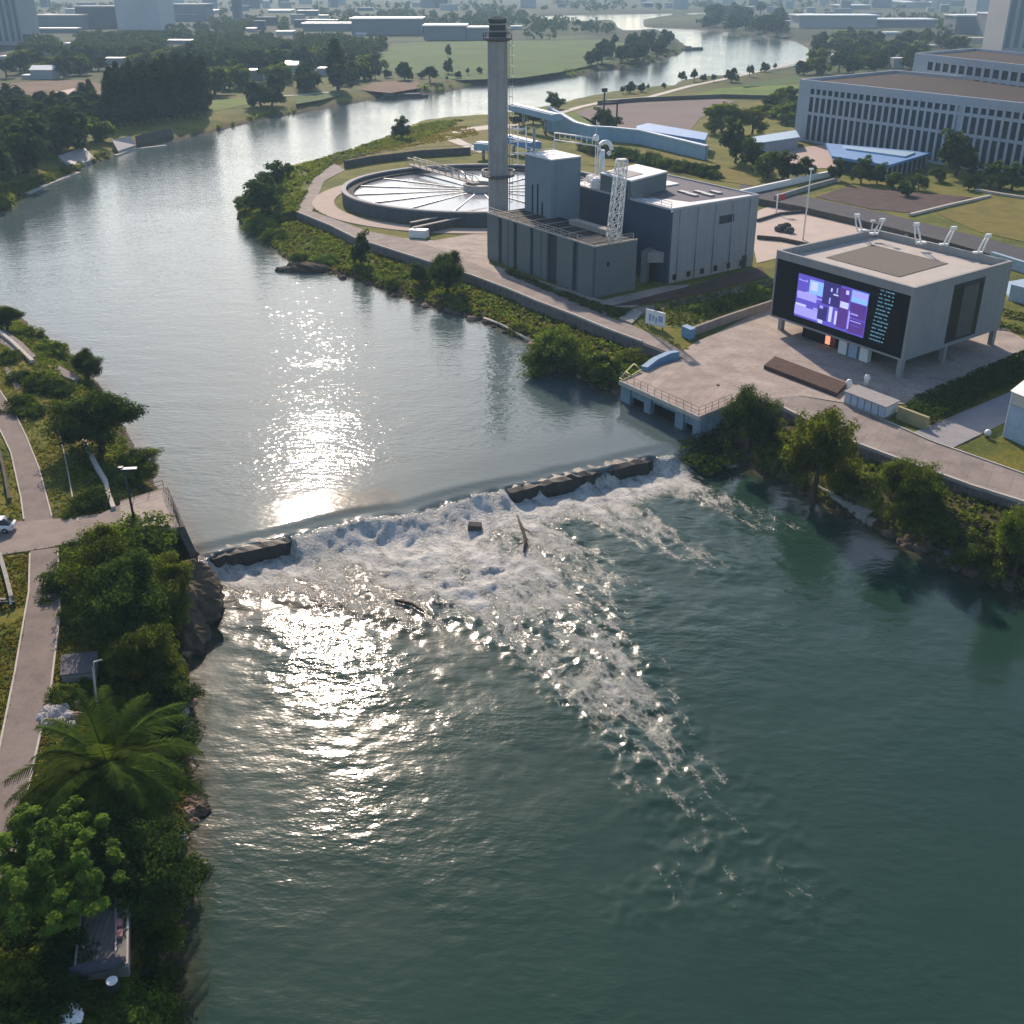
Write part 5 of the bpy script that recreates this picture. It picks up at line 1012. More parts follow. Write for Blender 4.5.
flat('road', [(740, 184), (775, 190), (880, 212), (1040, 252), (1040, 266), (880, 226), (775, 203), (740, 196)], M_asph, .05)
low_wall('road_wall', [(757, 204), (800, 212), (880, 231), (960, 252), (1040, 276)], LAND, LAND + 1.6, 1.2, M_dconc, 'long dark parapet wall along the near side of the road')
low_wall('road_wall', [(740, 196), (780, 187), (836, 175)], LAND, LAND + 1.6, .9, M_white, 'long white-topped wall running diagonally to the trees behind the hall'); low_wall('road_wall', [(775, 200), (810, 189), (836, 182)], LAND, LAND + 1.2, .8, M_conc, 'grey wall parallel to the white-topped one behind the hall')
low_wall('garden_wall', [(910, 216), (950, 206), (990, 197)], LAND, LAND + .6, .9, M_kerb, 'straight pale garden kerb crossing the rough grass before the offices'); low_wall('garden_wall', [(976, 191), (1000, 195), (1040, 201)], LAND, LAND + .6, 1.0, M_kerb, 'pale path edge below the hedge at the right picture side')
flat('flower_bed', [(815, 197), (850, 186), (905, 191), (972, 197), (915, 213), (872, 209)], M_bed); flat('terrace', [(772, 155), (786, 149), (832, 144), (836, 157), (850, 168), (800, 168)], mat('pink_paving', (.44, .35, .31), .9, .12, .3))
for n_, l, z1 in (('channel_wall', [(905, 238), (960, 250), (1040, 275)], 1.0), ('channel_wall', [(990, 262), (1040, 278)], 2.2)):
    low_wall(n_, l, LAND, LAND + z1, .8, M_steel if z1 < 2 else M_pblue, 'grey metal edge running behind the screen building roof' if z1 < 2 else 'pale blue low wall right of the screen building')
def lamp_post(px, py, yt, label):
    X, Y, _ = P(px, py); h = ztop(X, Y, yt); t = thing('lamp_post', (X, Y, LAND), label, 'lamp post'); MB().tube([(X, Y, LAND), (X, Y, h)], [.22, .12], 8).build('pole', M_lw, t); MB().box((X, Y, h), (.9, .5, .4)).build('lamp_head', M_lw, t)
lamp_post(803, 240, 170, 'tall thin pale lamp post in the parking lot behind the hall'); lamp_post(867, 262, 222, 'thin post just behind the roof of the screen building')
X, Y, _ = P(776, 214); t = thing('signpost', (X, Y, LAND), 'white post with small red panel beside the road wall', 'sign'); MB().tube([(X, Y, LAND), (X, Y, LAND + 5)], .2, 6).build('post', M_lw, t); MB().box((X + 1.1, Y, LAND + 3.6), (1.4, .2, 1.3)).build('panel', mat('red_paint', (.35, .03, .03)), t)
for i, (px, py, r) in enumerate(((781, 231, 1.6), (789, 233, 1.2), (785, 229, 1.3))): X, Y, _ = P(px, py); boulder('rubble_lump', (X, Y, LAND + .5), r, 200 + i, M_dconc, 'dark lump in the small heap on the pale parking lot', 'rubble', 'dark lumps on the parking lot')
slab('gate_pad', [(1000, 283), (1040, 276), (1040, 300), (1012, 300)], LAND + .3, .5, M_pblue)
mb = MB(); f = fr_px((1008, 300), (1030, 306), (1050, 298), LAND); tag(f.part('storage_box', M_pblue, None, (0, f.U, 0, f.V, LAND, LAND + 3)), 'pale blue flat box at the right edge beyond the screen building', 'box')
for i, (a, b, c, d) in enumerate((((985, 322), (1030, 331), (1030, 335), (983, 327)), ((1000, 312), (1034, 319), (1034, 322), (1000, 316)))): hedge('hedge', PP([a, b, c, d]), .8, ('narrow clipped hedge strip right of the screen building, the nearer one', 'narrow clipped hedge strip right of the screen building, the farther one')[i], 'olive', 20 + i, 8, .2)

# ---- blue wave pavilion and covered conveyors
M_lb = mat('light_blue_cladding', (.25, .40, .53), .55, .12, .3, streak=.3); M_db = mat('blue_roof', (.10, .24, .48), .5, .15, .3)
wt = [(547, 107), (552, 110), (560, 114), (575, 123), (590, 127), (610, 128), (640, 131), (706, 147)]; wb = [132, 132, 133, 137, 141, 141, 144, 160]
wp = [P(x, y) for (x, _), y in zip(wt, wb)]; wz = [ztop(p[0], p[1], y[1]) for p, y in zip(wp, wt)]
wv = thing('wave_pavilion', wp[4], 'long light blue wave-shaped pavilion with rising prow behind the hall', 'pavilion'); MB().wall(wp, LAND, wz, 1.2).build('wall', M_lb, wv); MB().wall(wp, [z + .002 for z in wz], [z + .5 for z in wz], 1.8).build('coping', mat('pale_blue_trim', (.5, .6, .68), .5), wv)
r = [P(636, 126, LAND + 5), P(648, 123, LAND + 5), P(708, 133, LAND + 5), P(705, 140, LAND + 5), P(637, 129, LAND + 5)]; MB().prism([p[:2] for p in r], LAND + 4.4, LAND + 5).build('roof', M_db, wv); f = Frame(r[4], r[3], r[2]); f.part('hall', M_lb, wv, (.5, f.U - .5, .6, f.V - .6, LAND, LAND + 4.39))
for i, (a, b, za, zb, w, m, lb_) in enumerate((((513, 128), (557, 137), 9, 8, 4.5, M_lb, 'light blue covered conveyor on a post right of the chimney'), ((507, 152), (536, 158), 5.5, 5, 4.5, M_db, 'bright blue covered conveyor low behind the stair tower'), ((478, 158), (500, 160), 5, 5, 5, M_lb, 'pale blue flat housing left of the chimney'))):
    a, b = P(*a), P(*b); t = thing('covered_conveyor' if i < 2 else 'flat_housing', ((a[0] + b[0]) / 2, (a[1] + b[1]) / 2, LAND), lb_, 'conveyor' if i < 2 else 'housing'); MB().wall([a, b], [LAND + za - 2.2, LAND + zb - 2.2], [LAND + za, LAND + zb], w).build('housing', m, t); MB().wall([a, b], [LAND + za + .002, LAND + zb + .002], [LAND + za + .3, LAND + zb + .3], w * .6).build('cover', mat('pale_blue_trim', (.5, .6, .68)), t)
    for q in (.25, .75): X, Y = a[0] + (b[0] - a[0]) * q, a[1] + (b[1] - a[1]) * q; MB().tube([(X, Y, LAND), (X, Y, LAND + min(za, zb) - 2.25)], .5, 8).build('post', M_steel, t)
X, Y, _ = P(603, 134); t = thing('twin_mast', (X, Y, LAND), 'dark twin mast with crossbar rising from the tree by the mauve field', 'mast'); h = ztop(X, Y, 92)
MB().tube([(X, Y, LAND), (X, Y, h)], .35, 6).build('pole', M_dsteel, t); MB().tube([(X + 5, Y, LAND), (X + 5, Y, h - 3)], .35, 6).build('pole', M_dsteel, t); MB().tube([(X, Y, h - 4), (X + 5, Y, h - 4)], .45, 6).build('crossbar', M_dsteel, t); MB().box((X, Y, h), (2.2, 1.2, 1.4)).build('lamp_head', M_dsteel, t)
X, Y, _ = P(491, 166); t = thing('pipe_rack', (X, Y, LAND), 'pale tangle of pipe scaffolding at the foot of the chimney', 'scaffold')
for dx in (0, 2.5, 5):
    for dy in (0, 3): MB().tube([(X + 6 + dx, Y - 20 + dy, LAND), (X + 6 + dx, Y - 20 + dy, LAND + 14)], .16, 5).build('upright', M_lw, t)
for z in (3, 6.5, 10, 13.5): MB().tube([(X + 6, Y - 20, LAND + z), (X + 11, Y - 20, LAND + z)], .14, 5).build('ledger', M_lw, t); MB().tube([(X + 6, Y - 17, LAND + z), (X + 11, Y - 17, LAND + z)], .14, 5).build('ledger', M_lw, t)

# ---- offices
M_off = mat('office_white', (.40, .43, .48), .75, .08, .2, streak=.15); M_win = mat('office_glass', (.02, .032, .048), .5, .3, .5, spec=.2); M_offr = mat('office_roof', (.045, .036, .037), .9, .15, .1)
def office(a, b, c, z, label, rows, u_skip, bays, umax):
    A, B, C = P(*a, z), P(*b, z), P(*c, z); e = Vector((B[0] - A[0], B[1] - A[1])).normalized() * umax
    f = Frame(A, (A[0] + e.x, A[1] + e.y), (A[0] + e.x + C[0] - A[0], A[1] + e.y + C[1] - A[1])); t = f.thing('office_building', label, 'office'); U, V = f.U, f.V
    f.part('wall', M_off, t, (0, U, .6, V, LAND, z - 1.6)); f.part('parapet', M_off, t, (0, U, 0, .8, z - 1.59, z), (0, .8, .8, V - .8, z - 1.59, z), (U - .8, U, .8, V - .8, z - 1.59, z), (0, U, V - .8, V, z - 1.59, z)); f.part('roof', M_offr, t, (.81, U - .81, .81, V - .81, z - 1.599, z - 1.0))
    f.part('end_panel', M_off, t, (0, u_skip, 0, .599, LAND, z - 1.591))
    w = (U - u_skip) / bays; n = 0
    for i in range(bays + 1): f.part('mullion', M_off, t, (u_skip + w * i - w * .17, u_skip + w * i + w * .17, .02, .599, LAND, z - 1.592))
    for z0, z1 in rows:
        for i in range(bays):
            if n < 98 and i not in (22,): f.part('window', M_win, t, (u_skip + w * i + w * .175, u_skip + w * i + w * .825, .35, .599, z0, z1)); n += 1
    for z0, z1 in ((LAND, rows[-1][0]),) + tuple((rows[k + 1][1], rows[k][0]) for k in range(len(rows) - 1)) + ((rows[0][1], z - 1.593),):
        for i in range(bays): f.part('spandrel', M_off, t, (u_skip + w * i + w * .172, u_skip + w * i + w * .828, .2, .598, z0 + .002, z1 - .002)) if False else None
    for z0, z1 in ((LAND + .01, rows[-1][0] - .01),) + tuple((rows[k + 1][1] + .01, rows[k][0] - .01) for k in range(len(rows) - 1)) + ((rows[0][1] + .01, z - 1.594),): f.part('spandrel', M_off, t, (u_skip + .01, U - .01, .1, .34, z0, z1))
    return f, t
zo = LAND + 21; office((800, 79), (1024, 103), (895, 70), zo, 'long white office block with rows of narrow windows and brown flat roof', ((zo - 4.6, zo - 2.8), (zo - 10.6, zo - 5.6), (LAND + .8, zo - 11.6)), 5.5, 32, 100)
zr = LAND + 27; office((915, 53), (1024, 65), (975, 48), zr, 'second white office block behind the long one with two window rows', ((zr - 5.5, zr - 2.6), (zr - 10, zr - 6.8), (LAND + 2, zr - 11)), 9, 22, 120)
f = fr_px((1005, 172), (1040, 178), (1060, 172), LAND); t = f.thing('gatehouse', 'pale blank block before the offices at the right picture edge', 'building'); f.part('wall', M_off, t, (0, f.U, 0, f.V, LAND, LAND + 10)); f.part('roof', M_offr, t, (-.2, f.U + .2, -.2, f.V + .2, LAND + 10.001, LAND + 10.5))
t = thing('blue_canopy', P(870, 170), 'flat blue canopy hall with glazed front before the long office block', 'hall'); cz_ = LAND + 4.4; cp = [P(x, y, cz_) for x, y in ((826, 143), (832, 156), (889, 165), (932, 152.5))]
MB().prism([p[:2] for p in cp], cz_ - .8, cz_).build('roof', M_db, t); ip = [P(x, y, cz_) for x, y in ((842, 147), (846, 150), (905, 158), (915, 154))]; MB().prism([p[:2] for p in ip], cz_ + .001, cz_ + .5).build('roof_light', M_lb, t)
f = Frame(cp[1], cp[2], cp[3]); f.part('glazing', M_win, t, (1.5, f.U - 1.5, 1.5, f.V - 1.5, LAND, cz_ - .81))
for i in range(9): f.part('column', M_off, t, (f.U - 1.3, f.U - .8, 1 + i * (f.V - 2.5) / 8, 1.5 + i * (f.V - 2.5) / 8, LAND, cz_ - .81))
t = thing('blue_shed', P(775, 145), 'low shed with blue roof left of the canopy hall', 'shed'); cp = [P(x, y, LAND + 4) for x, y in ((751, 137), (758, 143), (800, 137), (796, 130))]; MB().prism([p[:2] for p in cp], LAND + 3.4, LAND + 4).build('roof', M_lb, t); MB().prism([((p[0] - cp[0][0]) * .94 + cp[0][0] + .8, (p[1] - cp[0][1]) * .94 + cp[0][1] + .8) for p in cp], LAND, LAND + 3.39).build('wall', M_off, t)
# ================================================================== hazy town on the far left and far right
M_w1 = mat('town_grey', (.20, .21, .23), .85, .1, .05); M_w2 = mat('town_pale', (.38, .38, .38), .8, .1, .05); M_w3 = mat('town_slate', (.09, .10, .125), .8, .1, .05); M_glass = mat('town_glass', (.10, .13, .16), .4, .15, .05)
M_shine = mat('white_metal_roof', (.74, .74, .73), .38, .08, .05)
CLEAR = []
def block(x0, x1, yb, yt, depth, label, wall, roof, nm='building', cat='building', rz=0.0, bands=0, roofh=.6, slope=0):
    CLEAR.append((x0, x1, yb)); a, b = P(x0, yb), P(x1, yb); w = b[0] - a[0]; X = (a[0] + b[0]) / 2; Y = a[1]; h = ztop(X, Y, yt) - LAND; t = thing(nm, (X, Y + depth / 2, LAND), label, cat)
    f = Frame((X - w / 2 * math.cos(rz), Y - w / 2 * math.sin(rz)), (X + w / 2 * math.cos(rz), Y + w / 2 * math.sin(rz)), (X + w / 2 * math.cos(rz) - depth * math.sin(rz), Y + w / 2 * math.sin(rz) + depth * math.cos(rz)))
    f.part('wall', wall, t, (0, f.U, 0, f.V, LAND - .3, LAND + h - roofh))
    o = .03 * f.U; mb = MB(); z = LAND + h - roofh + .002; q = [f.p(-o, -o, z), f.p(f.U + o, -o, z), f.p(f.U + o, f.V + o, z), f.p(-o, f.V + o, z)]
    if slope: mb.add(q + [f.p(-o, f.V / 2, z + slope), f.p(f.U + o, f.V / 2, z + slope)], [(0, 1, 5, 4), (2, 3, 4, 5), (1, 2, 5), (3, 0, 4), (3, 2, 1, 0)]); mb.build('roof', roof, t)
    else: mb.hexa(q, [(p[0], p[1], p[2] + roofh) for p in q]); mb.build('roof', roof, t)
    for i in range(bands): f.part('window_strip', M_glass, t, (f.U * (i + .25) / bands, f.U * (i + .75) / bands, -.4, -.001, LAND + 3, LAND + h - 3))
    return t
for a in ((-14, 24, 45, -30, 40, 'tall striped tower block at the left picture edge', M_w2, M_w3, 6), (118, 161, 30, -30, 60, 'pale hazy tower block left of the grey slabs', mat('town_white', (.5, .51, .52), .8, .1, .05), M_w3, 0), (1001, 1064, 52, -34, 40, 'tall striped tower block at the right picture edge', M_w2, M_w3, 7)):
    block(a[0], a[1], a[2], a[3], a[4], a[5], a[6], a[7], 'tower_block', 'tower', 0, a[8])
block(154, 160, 28.5, -30, 8, 'darker stair shaft standing before the pale hazy tower', M_w3, M_w3, 'stair_shaft', 'tower'); block(233, 240, 18, -30, 20, 'thin dark tower far away over the woods', M_w3, M_w3, 'tower_block', 'tower')
for a in ((78, 119, 28, 6, 30, 'dark grey slab block right of the striped left tower', M_w3, M_w2), (33, 79, 30, 15, 30, 'low grey block behind the woods at far left', M_w1, M_w2), (173, 207, 21, 4, 40, 'grey slab block right of the pale hazy tower', M_w1, M_w2), (30, 76, 33, 28, 14, 'long low hall with shining roof before the dark slab', M_w1, M_shine), (64, 74, 46, 43, 10, 'tiny white-roofed house in the woods before the dark slab', M_w2, M_shine), (200, 215, 14, 10, 40, 'pale far block right of the grey slab', M_w2, M_shine),
          (31, 53, 79, 69, 12, 'white gabled barn behind the brown field', M_w2, M_shine), (22, 31, 79, 75, 8, 'white lean-to beside the barn', M_w2, M_shine), (0, 12, 60, 56, 10, 'white-roofed house at the left edge before the tower', M_w2, M_shine), (104, 123, 64, 58, 10, 'white-roofed shed behind the poplar stand', M_w2, M_shine), (167, 192, 44, 40, 14, 'wide white-roofed shed in the middle of the left woods', M_w2, M_shine), (246, 255, 32, 28, 14, 'small bright shed far back in the left woods', M_w2, M_shine), (276, 293, 35, 31, 14, 'white-roofed shed left of the long halls', M_w2, M_shine), (247, 263, 80, 70, 12, 'bright white house among dark trees left of the conical tree', M_w2, M_shine), (285, 298, 72, 64, 12, 'white house with pointed roof near the conical tree', M_w2, M_shine), (318, 326, 76, 68, 10, 'small white hut left of the tall conical tree', M_w2, M_shine),
          (303, 350, 31, 23, 30, 'long low hall with bright roof left of the grey warehouse', M_w1, M_shine), (352, 421, 35, 18, 45, 'big grey warehouse with white roof beyond the green field', M_w1, M_shine), (424, 466, 40, 25, 40, 'bluish warehouse with bright roof right of the grey one', M_w1, M_shine), (467, 488, 40, 27, 30, 'last low warehouse with white roof beside the chimney', M_w1, M_shine), (356, 366, 36, 33, 10, 'tiny white-roofed shed before the grey warehouse', M_w2, M_shine), (511, 522, 30, 26, 12, 'tiny bright shed right of the chimney crown', M_w2, M_shine), (268, 290, 13, 10, 40, 'far pale hall over the left woods', M_w2, M_shine), (0, 8, 100, 91, 10, 'white-roofed shed at the left edge below the brown field', M_w2, M_shine),
          (799, 876, 28, 15, 45, 'long pale warehouse with bright roof beyond the right park', M_w2, M_shine), (878, 935, 27, 19, 40, 'low grey hall right of the long pale warehouse', M_w1, M_shine), (954, 990, 34, 15, 35, 'pale square building with bright roof left of the right tower', M_w1, M_shine), (987, 1004, 36, 13, 35, 'grey building squeezed beside the right tower', M_w1, M_shine), (968, 1000, 43, 38, 14, 'low pink-roofed hall before the pale square building', M_w2, mat('pink_roof', (.45, .36, .34), .6, .1, .1)), (886, 900, 36, 32, 14, 'small white hall in the park behind the offices', M_w2, M_shine), (929, 937, 48, 45, 8, 'small white hut by the rear office roof', M_w2, M_shine), (893, 904, 68, 58, 8, 'white dome-like hut at the corner of the long office roof', M_w2, M_shine), (905, 950, 8, 2, 60, 'far hazy block beyond the right warehouses', M_w2, M_shine), (975, 1000, 14, -6, 50, 'far hazy tower left of the right striped tower', M_w2, M_w1), (888, 910, 5, 1, 60, 'very far bright hall at the top right', M_w2, M_shine), (840, 870, 9, 5, 60, 'far low hall above the long pale warehouse', M_w1, M_shine)):
    block(a[0], a[1], a[2], a[3], a[4], a[5], a[6], a[7], 'shed' if a[7] is M_shine and a[1] - a[0] < 28 else 'building', 'building', 0, 0, .5 if a[2] > 40 else 1.2, 2.2 if 'gabled' in a[5] or 'pointed' in a[5] else 0)
# boat ramps and hard edges on the far left bank
for p, l in (([(58, 156), (84, 147), (95, 158), (71, 168)], 'grey sloping boat ramp in the grass of the far left bank'), ([(112, 140), (130, 136), (136, 145), (118, 151)], 'shorter grey boat ramp at the foot of the poplar stand'), ([(135, 136), (170, 128), (174, 136), (140, 144)], 'dark long ramp under the poplars')):
    mb = MB(); a, b = P(*p[0], LAND + 1.0), P(*p[1], LAND + 1.0); c, d = P(*p[2], 1.2), P(*p[3], 1.2); mb.hexa([(c[0], c[1], -1.5), (d[0], d[1], -1.5), (a[0], a[1], -1.5), (b[0], b[1], -1.5)], [(c[0], c[1], 1.2), (d[0], d[1], 1.2), (a[0], a[1], LAND + 1.0), (b[0], b[1], LAND + 1.0)]); tag(mb.build('boat_ramp', mat('ramp_concrete', (.30, .30, .31), .7, .15, .3) if 'dark' not in l else M_dconc), l, 'ramp')
for p, l in (([(27, 194), (50, 184), (79, 173)], 'pale sandy quay edge along the far left waterline'), ([(116, 156), (130, 150), (166, 146)], 'pale mooring bar in the water below the poplars')): tag(MB().wall(PP(p, 0), -1, .35, 1.6).build('quay_edge', M_kerb), l, 'quay')
for p, l in (([(154, 160), (135, 155)], 0),): pass
def barge(px, py, L, label, rz=.25):
    X, Y, _ = P(px, py, 0); t = thing('moored_barge', (X, Y, 0), label, 'barge'); f = Frame((X - L / 2 * math.cos(rz), Y - L / 2 * math.sin(rz)), (X + L / 2 * math.cos(rz), Y + L / 2 * math.sin(rz)), (X + L / 2 * math.cos(rz) - 5 * math.sin(rz), Y + L / 2 * math.sin(rz) + 5 * math.cos(rz)))
    MB().prism([f.p(*q, 0)[:2] for q in ((0, 1.2), (1.5, 0), (L - 3, 0), (L, 2.5), (L - 3, 5), (1.5, 5), (0, 3.8))], -.5, 1.3).build('hull', M_dconc, t); f.part('deckhouse', M_w1, t, (2, L * .3, 1, 4, 1.301, 3.2)); f.part('cover', M_w3, t, (L * .36, L * .85, .8, 4.2, 1.301, 2.0)); return t
barge(405, 98, 26, 'dark barge moored at the far bank by the round trees'); barge(696, 50, 22, 'reddish dark barge at the tip of the far spit', .6)
# lower right bank: ledge, pipe, rocks
led = thing('concrete_ledge', P(850, 492, 0), 'grey stepped concrete ledge at the water below the lower path', 'ledge'); z = -.9; q = [P(x, y, z)[:2] for x, y in ((818, 486), (836, 480), (884, 506), (866, 515))]; MB().prism(q, z - 2.4, z).build('upper_slab', M_conc, led)
q2 = [P(x, y, z - .5)[:2] for x, y in ((862, 515), (884, 506), (892, 512), (872, 522))]; MB().prism(q2, z - 2.5, z - .5).build('lower_slab', M_conc, led)
mb = MB(); mb.tube([P(918, 520, -.6), P(928, 528, -1.0), P(942, 533, -1.2), P(962, 535, -1.2), P(982, 533, -.8), P(998, 529, -.2)], .2, 7); tag(mb.build('water_pipe', M_kerb), 'pale curved pipe lying at the waterline of the lower right bank', 'pipe')
mb = MB(); mb.tube([P(484, 318, .6), P(500, 324, .5), P(520, 335, .5), P(540, 346, .4)], .22, 7); tag(mb.build('water_pipe', M_kerb), 'pale straight pipe along the waterline below the low block', 'pipe')
rng = np.random.default_rng(9); k = 0
for i in range(46):
    t = rng.random(); px = 745 + 290 * t; py = 470 + 128 * t + rng.uniform(-7, 2); X, Y, _ = P(px, py, -1.6); g = gz_at(X, Y)
    if g < -2.9 or g > .5: continue
    boulder('bank_stone', (X, Y, g + .1), rng.uniform(.35, .95), 300 + i, M_rock if i % 3 else M_dconc, 'dark stone on the waterline of the lower right bank', group='stones on the lower right bank', n=7)
for i in range(40):
    t = rng.random(); seg = [(291, 266), (351, 280), (430, 309), (483, 322), (537, 347), (590, 381), (618, 397)]; j = int(t * 6); q = t * 6 - j; px = seg[j][0] + (seg[j + 1][0] - seg[j][0]) * q; py = seg[j][1] + (seg[j + 1][1] - seg[j][1]) * q - rng.uniform(0, 3); X, Y, _ = P(px, py, .2); boulder('bank_stone', (X, Y, max(0, gz_at(X, Y))), rng.uniform(.4, 1.0), 400 + i, M_rock if i % 4 else M_red, 'stone on the waterline of the peninsula below the promenade', group='stones on the peninsula waterline', n=7)
X, Y, _ = P(308, 268, .5); boulder('rock_shelf', (X, Y, .3), (6.0, 2.2, 1.5), 444, M_rock, 'long dark rock shelf at the waterline below the promenade bend', 'rock', n=16)
for i, (px, py, yt, kd) in enumerate(((300, 262, 250, 'bush_mid'), (325, 262, 252, 'bush_bright'), (395, 290, 276, 'bush_mid'), (500, 326, 314, 'bush_olive'), (580, 372, 352, 'bush_mid'), (612, 378, 362, 'bush_bright'), (275, 240, 226, 'bush_mid'), (262, 228, 214, 'bush_bright'), (520, 335, 322, 'bush_olive'), (540, 345, 334, 'bush_mid'), (630, 362, 348, 'bush_olive'), (700, 446, 424, 'bush_dark'), (985, 560, 525, 'bush_mid'), (940, 535, 505, 'bush_olive'))):
    plant_px('bush', kd, px, py, yt, ('bush in the scrub on the peninsula slope below the promenade' if px < 640 else 'bush on the lower right bank between the trees'), 'bush', 'scrub bushes below the promenade' if px < 640 else 'bushes between the lower bank trees', 1.3, zg=None if px < 640 else -.6)

rng = np.random.default_rng(17); k = 0   # small hazy blocks of the distant town
while k < 90:
    px = rng.uniform(-30, 1050); py = rng.choice([rng.uniform(3, 9), rng.uniform(7, 16), rng.uniform(14, 30)])
    if py > 16 and (372 < px < 800): continue
    if py > 9 and 500 < px < 720: continue
    X, Y, _ = P(px, py); s_ = Q(X, Y, LAND)[2]; w = rng.uniform(10, 34); h = rng.uniform(4, 11) if py > 10 else rng.uniform(6, 22)
    CLEAR.append((px - w * s_ / 2, px + w * s_ / 2, py)); t = thing('town_block', (X, Y, LAND), 'small hazy town block far away among the distant trees', 'building', 'hazy blocks of the distant town', rng.uniform(-.3, .3))
    wm = (M_w1, M_w2, M_w2, M_w3)[rng.integers(4)]; d = rng.uniform(8, 20); MB().hexa([(X - w / 2, Y, LAND - .3), (X + w / 2, Y, LAND - .3), (X + w / 2, Y + d, LAND - .3), (X - w / 2, Y + d, LAND - .3)], [(X - w / 2, Y, LAND + h), (X + w / 2, Y, LAND + h), (X + w / 2, Y + d, LAND + h), (X - w / 2, Y + d, LAND + h)]).build('wall', wm, t)
    MB().hexa([(X - w / 2 - .4, Y - .4, LAND + h), (X + w / 2 + .4, Y - .4, LAND + h), (X + w / 2 + .4, Y + d + .4, LAND + h), (X - w / 2 - .4, Y + d + .4, LAND + h)], [(X - w / 2 - .4, Y - .4, LAND + h + .7), (X + w / 2 + .4, Y - .4, LAND + h + .7), (X + w / 2 + .4, Y + d + .4, LAND + h + .7), (X - w / 2 - .4, Y + d + .4, LAND + h + .7)]).build('roof', M_shine if k % 3 == 0 else M_w2, t); k += 1
# ================================================================== trees of the right bank, of the fields and of the far woods
for a in (
    ('shade_tree', 'mid_b', 262, 214, 178, 'dark bushy tree on the tip of the peninsula', 1.2), ('shade_tree', 'mid_b', 274, 190, 160, 'taller dark tree at the inner side of the peninsula tip', 1.0), ('shade_tree', 'mid_a', 288, 178, 161, 'small tree beside the taller one on the peninsula tip', .9), ('shade_tree', 'mid_a', 246, 212, 192, 'low dark tree leaning over the water at the peninsula tip', 1.3), ('shade_tree', 'mid_b', 266, 200, 174, 'dark tree in the middle of the peninsula tip clump', 1.0),
    ('shade_tree', 'mid_b', 402, 139, 117, 'round lone tree on the river side of the yellow meadow', 1.0), ('conical_tree', 'mid_b', 361, 266, 230, 'narrow dark tree on the bank below the promenade bend', .62),
    ('shade_tree', 'near_dark', 447, 291, 245, 'large dark tree on the bank before the low block', .88), ('shade_tree', 'mid_b', 420, 284, 262, 'small dark tree left of the large bank tree', 1.1), ('shade_tree', 'near_mid', 556, 366, 322, 'round dark green tree on the bank before the notice board', 1.0), ('shade_tree', 'mid_a', 598, 378, 350, 'bushy green tree beside the blue parapet', 1.3),
    ('shade_tree', 'near_dark', 748, 450, 377, 'round dark tree at the corner of the intake house', .72), ('shade_tree', 'near_olive', 815, 490, 393, 'yellow-green tree between the round dark tree and the concrete ledge', .70), ('shade_tree', 'near_feather', 907, 527, 441, 'feathery green tree below the tan panel on the lower bank', .75), ('shade_tree', 'near_olive', 1014, 578, 495, 'yellow-green tree at the right picture edge on the lower bank', .75),
    ('shade_tree', 'mid_c', 722, 134, 96, 'broad olive tree in front of the mauve field', 1.5), ('shade_tree', 'mid_c', 752, 134, 101, 'olive tree right of the broad one by the mauve field', 1.3), ('shade_tree', 'mid_b', 735, 163, 118, 'tall dark tree at the end of the wave pavilion', .8), ('shade_tree', 'mid_b', 752, 170, 138, 'dark tree left of the white-topped road wall', 1.1), ('shade_tree', 'mid_a', 768, 178, 148, 'dense green tree beside the blue shed', 1.2), ('shade_tree', 'mid_b', 788, 180, 152, 'dark tree at the corner of the pink terrace', 1.1), ('shade_tree', 'mid_b', 805, 178, 156, 'dark round tree right of the terrace corner', 1.0),
    ('shade_tree', 'mid_b', 835, 181, 157, 'narrow dark tree at the end of the white-topped wall', .7), ('shade_tree', 'mid_b', 861, 183, 156, 'dark pointed tree before the blue canopy', .9), ('shade_tree', 'mid_b', 877, 184, 163, 'small dark tree before the blue canopy corner', 1.0), ('shade_tree', 'mid_a', 893, 188, 170, 'small green tree right of the blue canopy', 1.1), ('shade_tree', 'mid_b', 955, 176, 130, 'big dark tree standing before the office facade', 1.0), ('shade_tree', 'mid_a', 938, 182, 166, 'low green tree at the foot of the big office tree', 1.3), ('shade_tree', 'mid_b', 968, 190, 176, 'small round tree by the straight garden kerb', 1.2), ('shade_tree', 'mid_b', 990, 187, 162, 'dark tree in the hedge row before the gatehouse', 1.3), ('shade_tree', 'mid_b', 1012, 190, 164, 'dark tree at the right end of the hedge row', 1.4), ('shade_tree', 'mid_a', 918, 190, 172, 'yellowish tree between the flower bed and the offices', 1.2), ('shade_tree', 'mid_b', 905, 196, 181, 'low dark tree at the flower bed edge', 1.2),
    ('shade_tree', 'mid_b', 606, 130, 108, 'round dark tree at the foot of the twin mast', 1.4), ('shade_tree', 'mid_b', 555, 109, 92, 'round tree on the river side of the wave pavilion prow', 1.2), ('shade_tree', 'mid_b', 533, 124, 108, 'dark tree right of the chimney beyond the conveyor', 1.3), ('shade_tree', 'mid_b', 519, 126, 110, 'dark tree hard by the chimney beyond the conveyor', 1.2), ('shade_tree', 'mid_a', 548, 130, 115, 'small tree under the covered conveyor', 1.2)):
    plant_px(a[0], a[1], a[2], a[3], a[4], a[5], wide=a[6], zg=-.8 if a[3] > 440 else 1.2 if (a[3] > 270 and a[2] < 610) else None)
n0 = 0
for i in range(24):   # the row of shrubs along the pavilion
    px = 585 + i * 5.6; py = 150 + i * 1.15 + (i % 3); plant_px('shrub', ('bush_dark', 'hedge_clump', 'bush_mid')[i % 3], px, py, py - 9 - (i * 7 % 5), 'dark shrub in the row along the wave pavilion', 'shrub', 'shrubs along the wave pavilion', 1.0)
